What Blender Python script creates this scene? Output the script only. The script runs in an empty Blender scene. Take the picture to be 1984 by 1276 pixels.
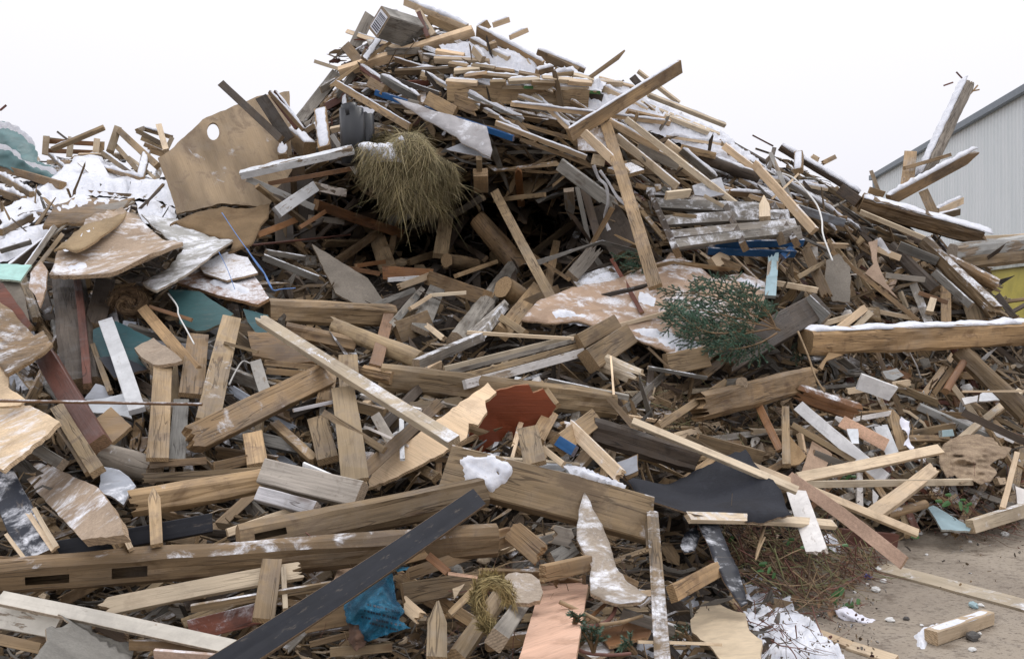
import bpy, math, random, zlib
from mathutils import Vector, Matrix, noise
from mathutils.geometry import delaunay_2d_cdt

# ------------------------------------------------------------------ camera, world, sun
SC = bpy.context.scene
COL = SC.collection
CAM_H = 1.6
FPX = 1653.0            # focal length in photo pixels (photo 1984 px wide)
CX, CY = 992.0, 638.0
cd = bpy.data.cameras.new('camera')
cam = bpy.data.objects.new('camera', cd)
COL.objects.link(cam)
cam.location = (0, 0, CAM_H)
cam.rotation_euler = (math.radians(90), 0, 0)
cd.sensor_width = 36.0
cd.lens = 36.0 * FPX / 1984.0
cd.clip_start = 0.05
cd.clip_end = 2000
SC.camera = cam

W = bpy.data.worlds.new('World')
SC.world = W
W.use_nodes = True
wn = W.node_tree
wn.nodes.clear()
sky = wn.nodes.new('ShaderNodeTexSky')
sky.sky_type = 'NISHITA'
sky.sun_disc = False
sky.sun_elevation = math.radians(38)
sky.sun_rotation = math.radians(200)
sky.dust_density = 4.0
hs = wn.nodes.new('ShaderNodeHueSaturation')
hs.inputs['Saturation'].default_value = 0.12
hs.inputs['Value'].default_value = 0.075
wn.links.new(sky.outputs[0], hs.inputs['Color'])
cl = wn.nodes.new('ShaderNodeMix')
cl.data_type = 'RGBA'
cl.inputs[0].default_value = 0.85
tc_ = wn.nodes.new('ShaderNodeTexCoord')
sp_ = wn.nodes.new('ShaderNodeSeparateXYZ')
wn.links.new(tc_.outputs['Generated'], sp_.inputs[0])
cr_ = wn.nodes.new('ShaderNodeValToRGB')                   # overcast deck: brighter overhead than at the horizon
cr_.color_ramp.elements[0].position = 0.0
cr_.color_ramp.elements[0].color = (0.84, 0.835, 0.90, 1)
cr_.color_ramp.elements[1].position = 1.0
cr_.color_ramp.elements[1].color = (1.52, 1.50, 1.57, 1)
wn.links.new(sp_.outputs[2], cr_.inputs[0])
wn.links.new(cr_.outputs[0], cl.inputs['B'])
wn.links.new(hs.outputs[0], cl.inputs['A'])
bg = wn.nodes.new('ShaderNodeBackground')
bg.inputs['Strength'].default_value = 1.0
wo = wn.nodes.new('ShaderNodeOutputWorld')
wn.links.new(cl.outputs['Result'], bg.inputs['Color'])
wn.links.new(bg.outputs[0], wo.inputs[0])

sd = bpy.data.lights.new('sun', 'SUN')
sd.energy = 0.8
sd.angle = math.radians(25)
sd.color = (1.0, 0.97, 0.92)
sun = bpy.data.objects.new('sun', sd)
COL.objects.link(sun)
sun.rotation_euler = (math.radians(-28), math.radians(12), 0)

SC.view_settings.view_transform = 'Standard'
SC.view_settings.look = 'None'
SC.view_settings.exposure = 0.12
SC.view_settings.gamma = 1.0
SC.cycles.max_bounces = 5
SC.cycles.diffuse_bounces = 2
SC.cycles.transparent_max_bounces = 6

# ------------------------------------------------------------------ the shape of the heap: distance from the viewpoint
GX = [0, 250, 500, 750, 1000, 1250, 1500, 1750, 1984]
GY = [0, 150, 300, 450, 600, 750, 900, 1050, 1276]
GD = [[14.5, 13.5, 12.4, 11.4, 11.2, 12.0, 13.0, 14.0, 14.0],
      [14.5, 13.5, 12.0, 10.7, 10.4, 11.0, 12.4, 13.4, 13.4],
      [13.0, 12.2, 10.2, 9.7, 9.8, 10.1, 11.2, 12.2, 12.6],
      [8.4, 8.4, 9.2, 12.2, 12.5, 9.4, 10.0, 10.6, 10.9],
      [7.0, 6.9, 7.3, 8.2, 8.6, 8.2, 8.9, 9.5, 9.8],
      [5.9, 5.8, 5.9, 6.2, 6.7, 7.2, 8.1, 8.7, 9.0],
      [4.9, 4.9, 5.0, 5.1, 5.3, 5.9, 6.9, 7.6, 7.9],
      [4.25, 4.25, 4.3, 4.3, 4.5, 4.9, 5.6, 6.2, 6.4],
      [3.6, 3.6, 3.65, 3.65, 3.7, 3.8, 3.95, 4.1, 4.1]]

def lerp(a, b, t): return a + (b - a) * t
def smooth(t): t = max(0.0, min(1.0, t)); return t * t * (3 - 2 * t)

def depth(x, y):
    x = max(0, min(1983.9, x)); y2 = max(0, min(1275.9, y))
    i = max(k for k in range(8) if GX[k] <= x); j = max(k for k in range(8) if GY[k] <= y2)
    u = (x - GX[i]) / (GX[i + 1] - GX[i]); v = (y2 - GY[j]) / (GY[j + 1] - GY[j])
    d = lerp(lerp(GD[j][i], GD[j][i + 1], u), lerp(GD[j + 1][i], GD[j + 1][i + 1], u), v)
    if y > 1276: d -= (y - 1276) * 0.0025
    if y > CY + 20:
        d = min(d, FPX * CAM_H / (y - CY) - 0.03)
    return d

STEP = 0.0095      # thickness of one layer of boards, per metre of distance
def ground_depth(y): return FPX * CAM_H / (y - CY)
def wp(x, y, d): return Vector(((x - CX) / FPX * d, d, CAM_H - (y - CY) / FPX * d))

# ------------------------------------------------------------------ materials
def nodes_of(name):
    m = bpy.data.materials.new(name)
    m.use_nodes = True
    nt = m.node_tree
    nt.nodes.clear()
    out = nt.nodes.new('ShaderNodeOutputMaterial')
    bs = nt.nodes.new('ShaderNodeBsdfPrincipled')
    nt.links.new(bs.outputs[0], out.inputs[0])
    return m, nt, bs

class N:
    def __init__(s, nt): s.nt = nt; s.L = nt.links
    def new(s, t, **k):
        n = s.nt.nodes.new(t)
        for a, b in k.items(): setattr(n, a, b)
        return n
    def setin(s, n, i, v):
        if hasattr(v, 'is_output'): s.L.new(v, n.inputs[i])
        else: n.inputs[i].default_value = v
    def math(s, op, a, b=0.0, c=None, clamp=False):
        n = s.new('ShaderNodeMath', operation=op); n.use_clamp = clamp
        s.setin(n, 0, a); s.setin(n, 1, b)
        if c is not None: s.setin(n, 2, c)
        return n.outputs[0]
    def vmath(s, op, a, b=(0, 0, 0), scale=None):
        n = s.new('ShaderNodeVectorMath', operation=op)
        s.setin(n, 0, a); s.setin(n, 1, b)
        if scale is not None: s.setin(n, 3, scale)
        return n.outputs[0]
    def noise(s, vec, scale, detail=4.0, rough=0.55, dist=0.0, color=False):
        n = s.new('ShaderNodeTexNoise')
        s.setin(n, 'Vector', vec); s.setin(n, 'Scale', scale); s.setin(n, 'Detail', detail)
        s.setin(n, 'Roughness', rough); s.setin(n, 'Distortion', dist)
        return n.outputs['Color' if color else 0]
    def ramp(s, f, lo, hi, a=0.0, b=1.0):
        n = s.new('ShaderNodeMapRange', interpolation_type='SMOOTHSTEP')
        s.setin(n, 0, f); s.setin(n, 1, lo); s.setin(n, 2, hi); s.setin(n, 3, a); s.setin(n, 4, b)
        return n.outputs[0]
    def mix(s, f, a, b, mode='MIX'):
        n = s.new('ShaderNodeMix', data_type='RGBA', blend_type=mode)
        s.setin(n, 0, f); s.setin(n, 'A', a); s.setin(n, 'B', b)
        return n.outputs['Result']
    def bump(s, h, strength, dist):
        n = s.new('ShaderNodeBump'); s.setin(n, 'Strength', strength); s.setin(n, 'Distance', dist); s.setin(n, 'Height', h)
        return n.outputs[0]
    def coord(s):
        """grain coordinates carried by the mesh, shifted for every object"""
        a = s.new('ShaderNodeAttribute', attribute_name='gcoord')
        o = s.new('ShaderNodeObjectInfo')
        off = s.math('MULTIPLY', o.outputs['Random'], 57.0)
        v = s.vmath('ADD', a.outputs['Vector'], s.combine(off, s.math('MULTIPLY', off, 1.7), off))
        return v, o
    def combine(s, x, y, z):
        n = s.new('ShaderNodeCombineXYZ'); s.setin(n, 0, x); s.setin(n, 1, y); s.setin(n, 2, z)
        return n.outputs[0]
    def rgb(s, g): return s.combine(g, g, g)

def snow_mix(n, v, col, amount):
    """thin snow lying on faces that look up: patches by noise"""
    g = n.new('ShaderNodeNewGeometry')
    sx = n.new('ShaderNodeSeparateXYZ'); n.L.new(g.outputs['Normal'], sx.inputs[0])
    up = n.ramp(sx.outputs[2], -0.05, 0.75)
    ns = n.noise(g.outputs['Position'], 7.0, 6.0, 0.68, 0.4)
    ns2 = n.noise(g.outputs['Position'], 1.6, 3.0, 0.5)
    f = n.math('ADD', n.math('MULTIPLY', ns, 0.75), n.math('MULTIPLY', ns2, 0.35))
    f = n.math('ADD', f, n.math('MULTIPLY', up, 0.16))
    th = n.math('SUBTRACT', 0.80, n.math('MULTIPLY', amount, 0.205))
    f = n.math('SUBTRACT', f, th)
    f = n.ramp(f, -0.05, 0.11)
    has = n.math('GREATER_THAN', amount, 0.01)
    f = n.math('MULTIPLY', n.math('MULTIPLY', f, has), n.ramp(sx.outputs[2], -0.25, 0.15))
    fine = n.noise(g.outputs['Position'], 60.0, 3.0, 0.7)
    f = n.math('MULTIPLY', f, n.ramp(fine, 0.3, 0.6, 0.45, 0.95))
    return n.mix(f, col, (0.84, 0.86, 0.91, 1)), f

def wood_material(name, tint_attr=False, grain=1.0, gloss=0.0, crack=1.0, stain=1.0):
    m, nt, bs = nodes_of(name); n = N(nt)
    v, oi = n.coord()
    if tint_attr:
        at = n.new('ShaderNodeAttribute', attribute_name='tint')
        base = at.outputs['Color']; amt = at.outputs['Alpha']
    else:
        base = oi.outputs['Color']; amt = oi.outputs['Alpha']
    ks = n.ramp(oi.outputs['Random'], 0.0, 1.0, 0.55, 1.5)
    s1 = n.vmath('MULTIPLY', n.vmath('MULTIPLY', v, (1.6, 34, 34)), n.rgb(ks))
    wob = n.vmath('MULTIPLY', v, (0.9, 5.0, 5.0))
    g1 = n.noise(s1, 2.2, 7.0, 0.62, 0.5)
    g2 = n.noise(wob, 1.5, 3.0, 0.5, 1.8)
    w = n.new('ShaderNodeTexWave', wave_type='BANDS', bands_direction='Y')
    n.setin(w, 'Vector', n.vmath('MULTIPLY', v, (0.18, 1.0, 1.0))); n.setin(w, 'Scale', 16.0); n.setin(w, 'Distortion', 7.0)
    n.setin(w, 'Detail', 2.0); n.setin(w, 'Detail Scale', 0.6)
    gr = n.math('ADD', n.math('MULTIPLY', g1, 0.85), n.math('MULTIPLY', g2, 0.55))
    gr = n.math('ADD', gr, n.math('MULTIPLY', w.outputs[1], 0.07))
    k = n.ramp(gr, 0.35, 1.1, 1.0 - 0.40 * grain, 1.0 + 0.32 * grain)
    col = n.vmath('MULTIPLY', base, n.rgb(k))
    big = n.noise(n.vmath('MULTIPLY', v, (1.0, 2.5, 2.5)), 1.1, 3.0, 0.5)
    col = n.vmath('MULTIPLY', col, n.rgb(n.ramp(big, 0.32, 0.68, 1.0 - 0.38 * stain, 1.0 + 0.22 * stain)))
    # knots
    vo = n.new('ShaderNodeTexVoronoi'); n.setin(vo, 'Vector', n.vmath('MULTIPLY', v, (2.2, 7.5, 7.5))); n.setin(vo, 'Scale', 1.0)
    kn = n.ramp(vo.outputs['Distance'], 0.04, 0.16, 0.75, 0.0)
    col = n.mix(n.math('MULTIPLY', kn, grain), col, n.vmath('MULTIPLY', base, (0.32, 0.24, 0.2)))
    # weather greying and dirt patches
    bl = n.noise(v, 2.4, 5.0, 0.6, 0.3)
    lum = n.new('ShaderNodeRGBToBW'); n.L.new(base, lum.inputs[0])
    grey = n.vmath('MULTIPLY', n.rgb(lum.outputs[0]), (1.02, 0.97, 0.88))
    col = n.mix(n.math('MULTIPLY', n.ramp(bl, 0.5, 0.75), 0.25 * stain), col, grey)
    bl2 = n.noise(n.vmath('ADD', v, (9, 3, 5)), 5.0, 6.0, 0.65, 0.6)
    col = n.mix(n.math('MULTIPLY', n.ramp(bl2, 0.50, 0.66), 0.68 * stain), col, n.vmath('MULTIPLY', base, (0.42, 0.36, 0.30)))
    bl3 = n.noise(n.vmath('ADD', v, (2, 13, 5)), 38.0, 3.0, 0.7)
    col = n.mix(n.math('MULTIPLY', n.ramp(bl3, 0.58, 0.75), 0.4 * stain), col, n.vmath('MULTIPLY', base, (0.35, 0.3, 0.26)))
    # drying cracks along the grain
    c1 = n.noise(n.vmath('MULTIPLY', v, (1.6, 26, 26)), 1.0, 2.0, 0.5, 0.2)
    ck = n.math('SUBTRACT', 1.0, n.ramp(n.math('ABSOLUTE', n.math('SUBTRACT', c1, 0.5)), 0.006, 0.024))
    gate = n.ramp(n.noise(n.vmath('ADD', v, (5, 5, 5)), 1.8, 2.0), 0.44, 0.56)
    ck = n.math('MULTIPLY', n.math('MULTIPLY', ck, gate), 0.62 * crack)
    col = n.mix(ck, col, n.vmath('MULTIPLY', base, (0.13, 0.10, 0.08)))
    col, sf = snow_mix(n, v, col, amt)
    n.L.new(col, bs.inputs['Base Color'])
    n.L.new(n.ramp(bl2, 0.42, 0.62, 0.80 - 0.35 * gloss, 0.50 - 0.2 * gloss), bs.inputs['Roughness'])
    h = n.math('SUBTRACT', n.math('MULTIPLY', g1, 0.6), n.math('MULTIPLY', ck, 0.8))
    h = n.math('ADD', h, n.math('MULTIPLY', sf, 1.2))
    n.L.new(n.bump(h, 0.7, 0.007), bs.inputs['Normal'])
    return m

def paint_material(name, chip=0.5, gloss=0.3, under=(0.36, 0.25, 0.15, 1)):
    m, nt, bs = nodes_of(name); n = N(nt)
    v, oi = n.coord()
    base = oi.outputs['Color']
    a = n.noise(n.vmath('MULTIPLY', v, (1.6, 9, 9)), 2.0, 8.0, 0.68, 0.3)
    b = n.noise(v, 3.0, 4.0, 0.6)
    f = n.math('ADD', n.math('MULTIPLY', a, 0.7), n.math('MULTIPLY', b, 0.4))
    th = 0.80 - 0.22 * chip
    ch = n.ramp(f, th, th + 0.02)
    dirt = n.noise(v, 6.0, 7.0, 0.7, 0.5)
    col = n.vmath('MULTIPLY', base, n.rgb(n.ramp(dirt, 0.3, 0.7, 0.78, 1.08)))
    dd = n.noise(n.vmath('MULTIPLY', v, (3, 12, 12)), 3.0, 6.0, 0.7)
    col = n.mix(n.math('MULTIPLY', n.ramp(dd, 0.56, 0.75), 0.5), col, (0.22, 0.18, 0.14, 1))
    grain = n.noise(n.vmath('MULTIPLY', v, (1.3, 24, 24)), 2.0, 5.0, 0.6)
    uw = n.vmath('MULTIPLY', under[:3], n.rgb(n.ramp(grain, 0.3, 0.7, 0.6, 1.3)))
    col = n.mix(ch, col, uw)
    col, sf = snow_mix(n, v, col, oi.outputs['Alpha'])
    n.L.new(col, bs.inputs['Base Color'])
    n.setin(bs, 'Roughness', 0.62 - 0.25 * gloss); n.setin(bs, 'Specular IOR Level', 0.22)
    h = n.math('SUBTRACT', n.math('MULTIPLY', grain, 0.25), n.math('MULTIPLY', ch, 0.6))
    n.L.new(n.bump(h, 0.6, 0.006), bs.inputs['Normal'])
    return m

def panel_material(name, flake=1.0, cord=0.0):
    """chipboard, hardboard and cardboard"""
    m, nt, bs = nodes_of(name); n = N(nt)
    v, oi = n.coord()
    base = oi.outputs['Color']
    fl = n.noise(n.vmath('MULTIPLY', v, (1, 1.6, 1)), 55.0, 4.0, 0.8)
    bl = n.noise(v, 3.0, 6.0, 0.62, 0.5)
    k = n.math('MULTIPLY', n.ramp(fl, 0.25, 0.75, 1 - 0.22 * flake, 1 + 0.18 * flake), n.ramp(bl, 0.3, 0.7, 0.80, 1.14))
    col = n.vmath('MULTIPLY', base, n.rgb(k))
    wet = n.noise(n.vmath('ADD', v, (4, 1, 8)), 2.2, 7.0, 0.66, 0.8)
    col = n.mix(n.math('MULTIPLY', n.ramp(wet, 0.54, 0.68), 0.5), col, n.vmath('MULTIPLY', base, (0.50, 0.42, 0.36)))
    tr = n.noise(n.vmath('ADD', v, (14, 1, 8)), 9.0, 8.0, 0.7, 0.5)
    col = n.mix(n.math('MULTIPLY', n.ramp(tr, 0.60, 0.66), 0.45), col, n.vmath('MULTIPLY', base, (1.35, 1.35, 1.35)))
    h = fl
    if cord:
        w = n.new('ShaderNodeTexWave', wave_type='BANDS', bands_direction='Y')
        n.setin(w, 'Vector', v); n.setin(w, 'Scale', cord); n.setin(w, 'Distortion', 0.3)
        h = n.math('ADD', n.math('MULTIPLY', fl, 0.3), n.math('MULTIPLY', w.outputs[1], 0.5))
    col, sf = snow_mix(n, v, col, oi.outputs['Alpha'])
    n.L.new(col, bs.inputs['Base Color'])
    n.setin(bs, 'Roughness', 0.85); n.setin(bs, 'Specular IOR Level', 0.25)
    n.L.new(n.bump(n.math('ADD', h, sf), 0.45, 0.006), bs.inputs['Normal'])
    return m

def snow_material():
    m, nt, bs = nodes_of('snow'); n = N(nt)
    g = n.new('ShaderNodeNewGeometry')
    a = n.noise(g.outputs['Position'], 24.0, 6.0, 0.7)
    d = n.noise(g.outputs['Position'], 9.0, 8.0, 0.75, 0.4)
    col = n.mix(n.ramp(a, 0.3, 0.7), (0.66, 0.69, 0.76, 1), (0.80, 0.81, 0.85, 1))
    col = n.mix(n.math('MULTIPLY', n.ramp(d, 0.60, 0.70), 0.6), col, (0.30, 0.22, 0.15, 1))
    n.L.new(col, bs.inputs['Base Color'])
    n.setin(bs, 'Roughness', 0.7)
    n.setin(bs, 'Specular IOR Level', 0.25)
    n.L.new(n.bump(a, 0.5, 0.02), bs.inputs['Normal'])
    return m

def endgrain_material():
    m, nt, bs = nodes_of('end_grain'); n = N(nt)
    v, oi = n.coord()
    w = n.new('ShaderNodeTexWave', wave_type='RINGS', rings_direction='X')
    n.setin(w, 'Vector', v); n.setin(w, 'Scale', 30.0); n.setin(w, 'Distortion', 3.0); n.setin(w, 'Detail', 3.0)
    fib = n.noise(v, 70.0, 4.0, 0.7)
    base = n.mix(0.45, oi.outputs['Color'], (0.42, 0.28, 0.15, 1))
    k = n.math('MULTIPLY', n.ramp(w.outputs[1], 0.0, 1.0, 0.78, 1.08), n.ramp(fib, 0.3, 0.7, 0.7, 1.2))
    n.L.new(n.vmath('MULTIPLY', base, n.rgb(k)), bs.inputs['Base Color'])
    n.setin(bs, 'Roughness', 0.9)
    n.L.new(n.bump(fib, 0.8, 0.008), bs.inputs['Normal'])
    return m

def simple_material(name, c, rough=0.7, var=0.25, scale=8.0, trans=0.0, stretch=(1, 1, 1), bump=0.4):
    m, nt, bs = nodes_of(name); n = N(nt)
    tc = n.new('ShaderNodeTexCoord')
    v = n.vmath('MULTIPLY', tc.outputs['Object'], stretch)
    a = n.noise(v, scale, 6.0, 0.65, 0.4)
    n.L.new(n.vmath('MULTIPLY', tuple(c), n.rgb(n.ramp(a, 0.25, 0.75, 1 - var, 1 + var))), bs.inputs['Base Color'])
    n.setin(bs, 'Roughness', rough)
    if trans: n.setin(bs, 'Alpha', 1 - trans)
    n.L.new(n.bump(a, bump, 0.01), bs.inputs['Normal'])
    return m

M = {
 'w': wood_material('weathered_wood'),
 'x': wood_material('sawn_wood', grain=0.45, crack=0.35, stain=0.55),
 'y': wood_material('plywood_face', grain=0.35, crack=0.1, stain=0.9),
 'v': wood_material('varnished_wood', grain=0.5, gloss=0.6, crack=0.3, stain=0.7),
 'p': paint_material('painted_wood', 0.45),
 'q': paint_material('flaking_paint', 0.95, 0.1, (0.30, 0.24, 0.18, 1)),
 'b': paint_material('scuffed_black_paint', 0.62, 0.2, (0.30, 0.27, 0.22, 1)),
 's': paint_material('sound_paint', 0.12, 0.45),
 'c': panel_material('board_panel', 1.0),
 'k': panel_material('corrugated_cardboard', 0.4, 60.0),
 'g': panel_material('grid_felt', 0.3, 90.0),
}
END = endgrain_material()
SNOW = snow_material()
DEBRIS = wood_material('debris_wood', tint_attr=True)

COLS = {
 'F': (0.66, 0.52, 0.355), 'I': (0.40, 0.295, 0.185), 'T': (0.325, 0.225, 0.122), 'B': (0.215, 0.145, 0.077), 'G': (0.225, 0.205, 0.175),
 'D': (0.085, 0.062, 0.044), 'R': (0.13, 0.045, 0.028), 'O': (0.25, 0.125, 0.055), 'W': (0.76, 0.75, 0.74),
 'J': (0.66, 0.625, 0.55), 'A': (0.30, 0.070, 0.026), 'K': (0.022, 0.025, 0.034), 'U': (0.025, 0.10, 0.25), 'E': (0.04, 0.10, 0.105), 'P': (0.58, 0.37, 0.265),
 'C': (0.40, 0.30, 0.225), 'H': (0.36, 0.285, 0.215), 'V': (0.42, 0.40, 0.365), 'Y': (0.38, 0.39, 0.42),
 'M': (0.38, 0.62, 0.56), 'L': (0.30, 0.42, 0.46), 'Q': (0.62, 0.43, 0.32), 'N': (0.06, 0.15, 0.05),
}
CWORD = {
 'A': 'rust red', 'J': 'cream white painted', 'I': 'tan', 'F': 'pale fresh', 'T': 'tan', 'B': 'weathered brown', 'G': 'weathered grey', 'D': 'dark brown', 'R': 'reddish brown',
 'O': 'orange brown', 'W': 'white painted', 'K': 'black', 'U': 'blue painted', 'E': 'dark teal', 'P': 'pinkish laminate',
 'C': 'cardboard brown', 'H': 'chipboard beige', 'V': 'flaking off-white', 'Y': 'pale grey', 'M': 'mint green', 'L': 'blue grey',
 'Q': 'smooth pinkish beige', 'N': 'green painted',
}
FIN = {'I': 'y', 'J': 'p', 'A': 'v', 'F': 'x', 'T': 'w', 'B': 'w', 'G': 'w', 'D': 'w', 'R': 'v', 'O': 'v', 'W': 'p', 'K': 's', 'U': 'p', 'E': 's', 'P': 'x',
       'C': 'c', 'H': 'c', 'V': 'q', 'Y': 'p', 'M': 's', 'L': 'q', 'Q': 'c', 'N': 'p'}

# ------------------------------------------------------------------ mesh helpers
def link(name, me, parent=None):
    o = bpy.data.objects.new(name, me)
    COL.objects.link(o)
    if parent: o.parent = parent
    return o

def mesh_from(name, vs, fs, gc=None, mats=(), fm=None, smoothf=False):
    me = bpy.data.meshes.new(name)
    me.from_pydata(vs, [], fs)
    for m in mats: me.materials.append(m)
    if fm: me.polygons.foreach_set('material_index', fm)
    if smoothf: me.polygons.foreach_set('use_smooth', [True] * len(me.polygons))
    a = me.attributes.new('gcoord', 'FLOAT_VECTOR', 'POINT')
    src = gc if gc is not None else vs
    flat = []
    for p in src: flat.extend((p[0], p[1], p[2]))
    a.data.foreach_set('vector', flat)
    me.update()
    return me

def bar_mesh(L, w, t, rng, prof='p', brk=0, bend=0.0, seg=None, mats=None, point=0, raw=0):
    """plank / beam / log along local X; brk bit 1 = start broken, bit 2 = end broken; point: pointed end"""
    n = 10 if brk else 5
    Np = 2 * n + 4
    m = min(w, t)
    e = {'p': 0.06, 'h': 0.24, 'r': 0}[prof] * m
    e = min(e, 0.03)
    ring = []
    if prof == 'r':
        for i in range(Np):
            a = math.radians(180 - (i + 1.5) * 360.0 / Np)
            ring.append((math.cos(a) * w / 2, math.sin(a) * t / 2))
    else:
        for i in range(n): ring.append((lerp(-w / 2 + e, w / 2 - e, i / (n - 1)), t / 2))
        ring.append((w / 2, t / 2 - e)); ring.append((w / 2, -t / 2 + e))
        for i in range(n): ring.append((lerp(w / 2 - e, -w / 2 + e, i / (n - 1)), -t / 2))
        ring.append((-w / 2, -t / 2 + e)); ring.append((-w / 2, t / 2 - e))
    k = seg or max(5, min(26 if prof == 'p' else 64, int(L / (0.10 if prof == 'p' else 0.045))))
    na = {'p': 0.014, 'h': 0.06, 'r': 0.06}[prof] * m
    na = max(na, 0.0012)
    s0 = rng.uniform(0, 100)
    col_of = lambda i: i if i < n else (n - 1 if i <= n + 1 else (2 * n + 1 - i if i <= 2 * n + 1 else 0))
    j1 = [rng.random() ** 1.4 for _ in range(n)]; j2 = [rng.random() ** 1.4 for _ in range(n)]
    j3 = [rng.random() for _ in range(n)]
    ja = min(0.28, L * .35, max(0.05, w * 1.15)) * rng.uniform(.35, 1.3)
    sm = rng.uniform(0, .8)
    j1 = [lerp(q, (j1[max(0, i - 1)] + j1[min(n - 1, i + 1)]) / 2, sm) for i, q in enumerate(j1)]; j2 = [lerp(q, (j2[max(0, i - 1)] + j2[min(n - 1, i + 1)]) / 2, sm) for i, q in enumerate(j2)] if prof != 'r' else w * 0.5
    vs = []; gc = []
    skew = rng.uniform(-0.12, 0.12) * w
    taper = rng.uniform(-0.05, 0.05)
    tw = rng.uniform(-0.03, 0.03) * min(1.0, L)
    for s in range(k + 1):
        f = s / k
        x = (f - 0.5) * L
        bz = bend * L * (1 - (2 * f - 1) ** 2)
        bw = bend * 0.4 * L * math.sin(f * math.pi)
        sc = 1 + taper * (f - 0.5)
        ca, sa = math.cos(tw * (f - .5)), math.sin(tw * (f - .5))
        for i, (y, z) in enumerate(ring):
            c = col_of(i)
            dx = 0.0
            top = i < n
            if s == 0: dx += skew * (y / w)
            if s == k: dx -= skew * (y / w)
            if brk & 1 and s == 0: dx += ja * (j1[c] if top else 0.6 * j1[c] + 0.4 * j3[c])
            if brk & 1 and s == 1: dx += 0.5 * ja * j1[c] * (1 if L / k < ja else 0)
            if brk & 2 and s == k: dx -= ja * (j2[c] if top else 0.6 * j2[c] + 0.4 * j3[c])
            if brk & 2 and s == k - 1: dx -= 0.5 * ja * j2[c] * (1 if L / k < ja else 0)
            yy, zz = y * sc, z * sc
            if point & 1: 
                q = smooth(f * L / (1.6 * w)); yy *= lerp(0.12, 1, q)
            if point & 2:
                q = smooth((1 - f) * L / (1.6 * w)); yy *= lerp(0.12, 1, q)
            q = Vector((x * 2.5 + s0, y * 9 / max(w, .02) * 0.35, z * 6 / max(t, .02) * 0.3 + s0))
            nn = noise.noise(q); nm = noise.noise(q + Vector((31, 7, 3)))
            yy += na * nn * 1.6; zz += na * nm * 1.6
            if prof != 'p':
                q = q * 3.1; yy += na * .6 * noise.noise(q); zz += na * .6 * noise.noise(q + Vector((5, 5, 5)))
            elif noise.noise(Vector((x * 6 + s0, i * 3.3, 1))) > .42: yy *= .955
            vs.append((x + dx, yy * ca - zz * sa + bw, yy * sa + zz * ca + bz))
            gc.append((x + dx, y, z))
    fs = []; fm = []
    for s in range(k):
        for i in range(Np):
            a = s * Np + i; b = s * Np + (i + 1) % Np
            fs.append((a, b, b + Np, a + Np)); fm.append(1 if raw and not (i < n - 1 or n + 2 <= i <= 2 * n) else 0)
    def cap(o, rev):
        q = [(2 * n + 3, 0, 2 * n + 1, 2 * n + 2)]
        for i in range(n - 1): q.append((i, i + 1, 2 * n - i, 2 * n + 1 - i))
        q.append((n - 1, n, n + 1, n + 2))
        for z in q:
            z = tuple(o + i for i in z)
            fs.append(z[::-1] if rev else z); fm.append(1)
    cap(0, False); cap(k * Np, True)
    me = mesh_from('bar', vs, fs, gc, mats or (M['w'], END), fm, smoothf=(prof == 'r'))
    if prof == 'r':
        for p in me.polygons:
            if p.material_index == 1: p.use_smooth = False
    return me

def frame_from(A, B, roll):
    """rotation of a bar from A to B: X along, Z the face turned towards the viewpoint and tilted by roll"""
    x = (B - A).normalized()
    mid = (A + B) / 2
    view = (Vector((0, 0, CAM_H)) - mid).normalized()
    n0 = view - x * view.dot(x)
    if n0.length < 1e-3: n0 = Vector((0, -1, 0)) - x * x.y * -1
    n0.normalize()
    s = x.cross(n0)
    if abs(s.z) > 0.25:
        if s.z < 0: s = -s
    elif s.x < 0: s = -s
    r = math.radians(roll)
    z = (n0 * math.cos(r) + s * math.sin(r)).normalized()
    y = z.cross(x)
    return Matrix((x, y, z)).transposed().to_4x4()

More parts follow.
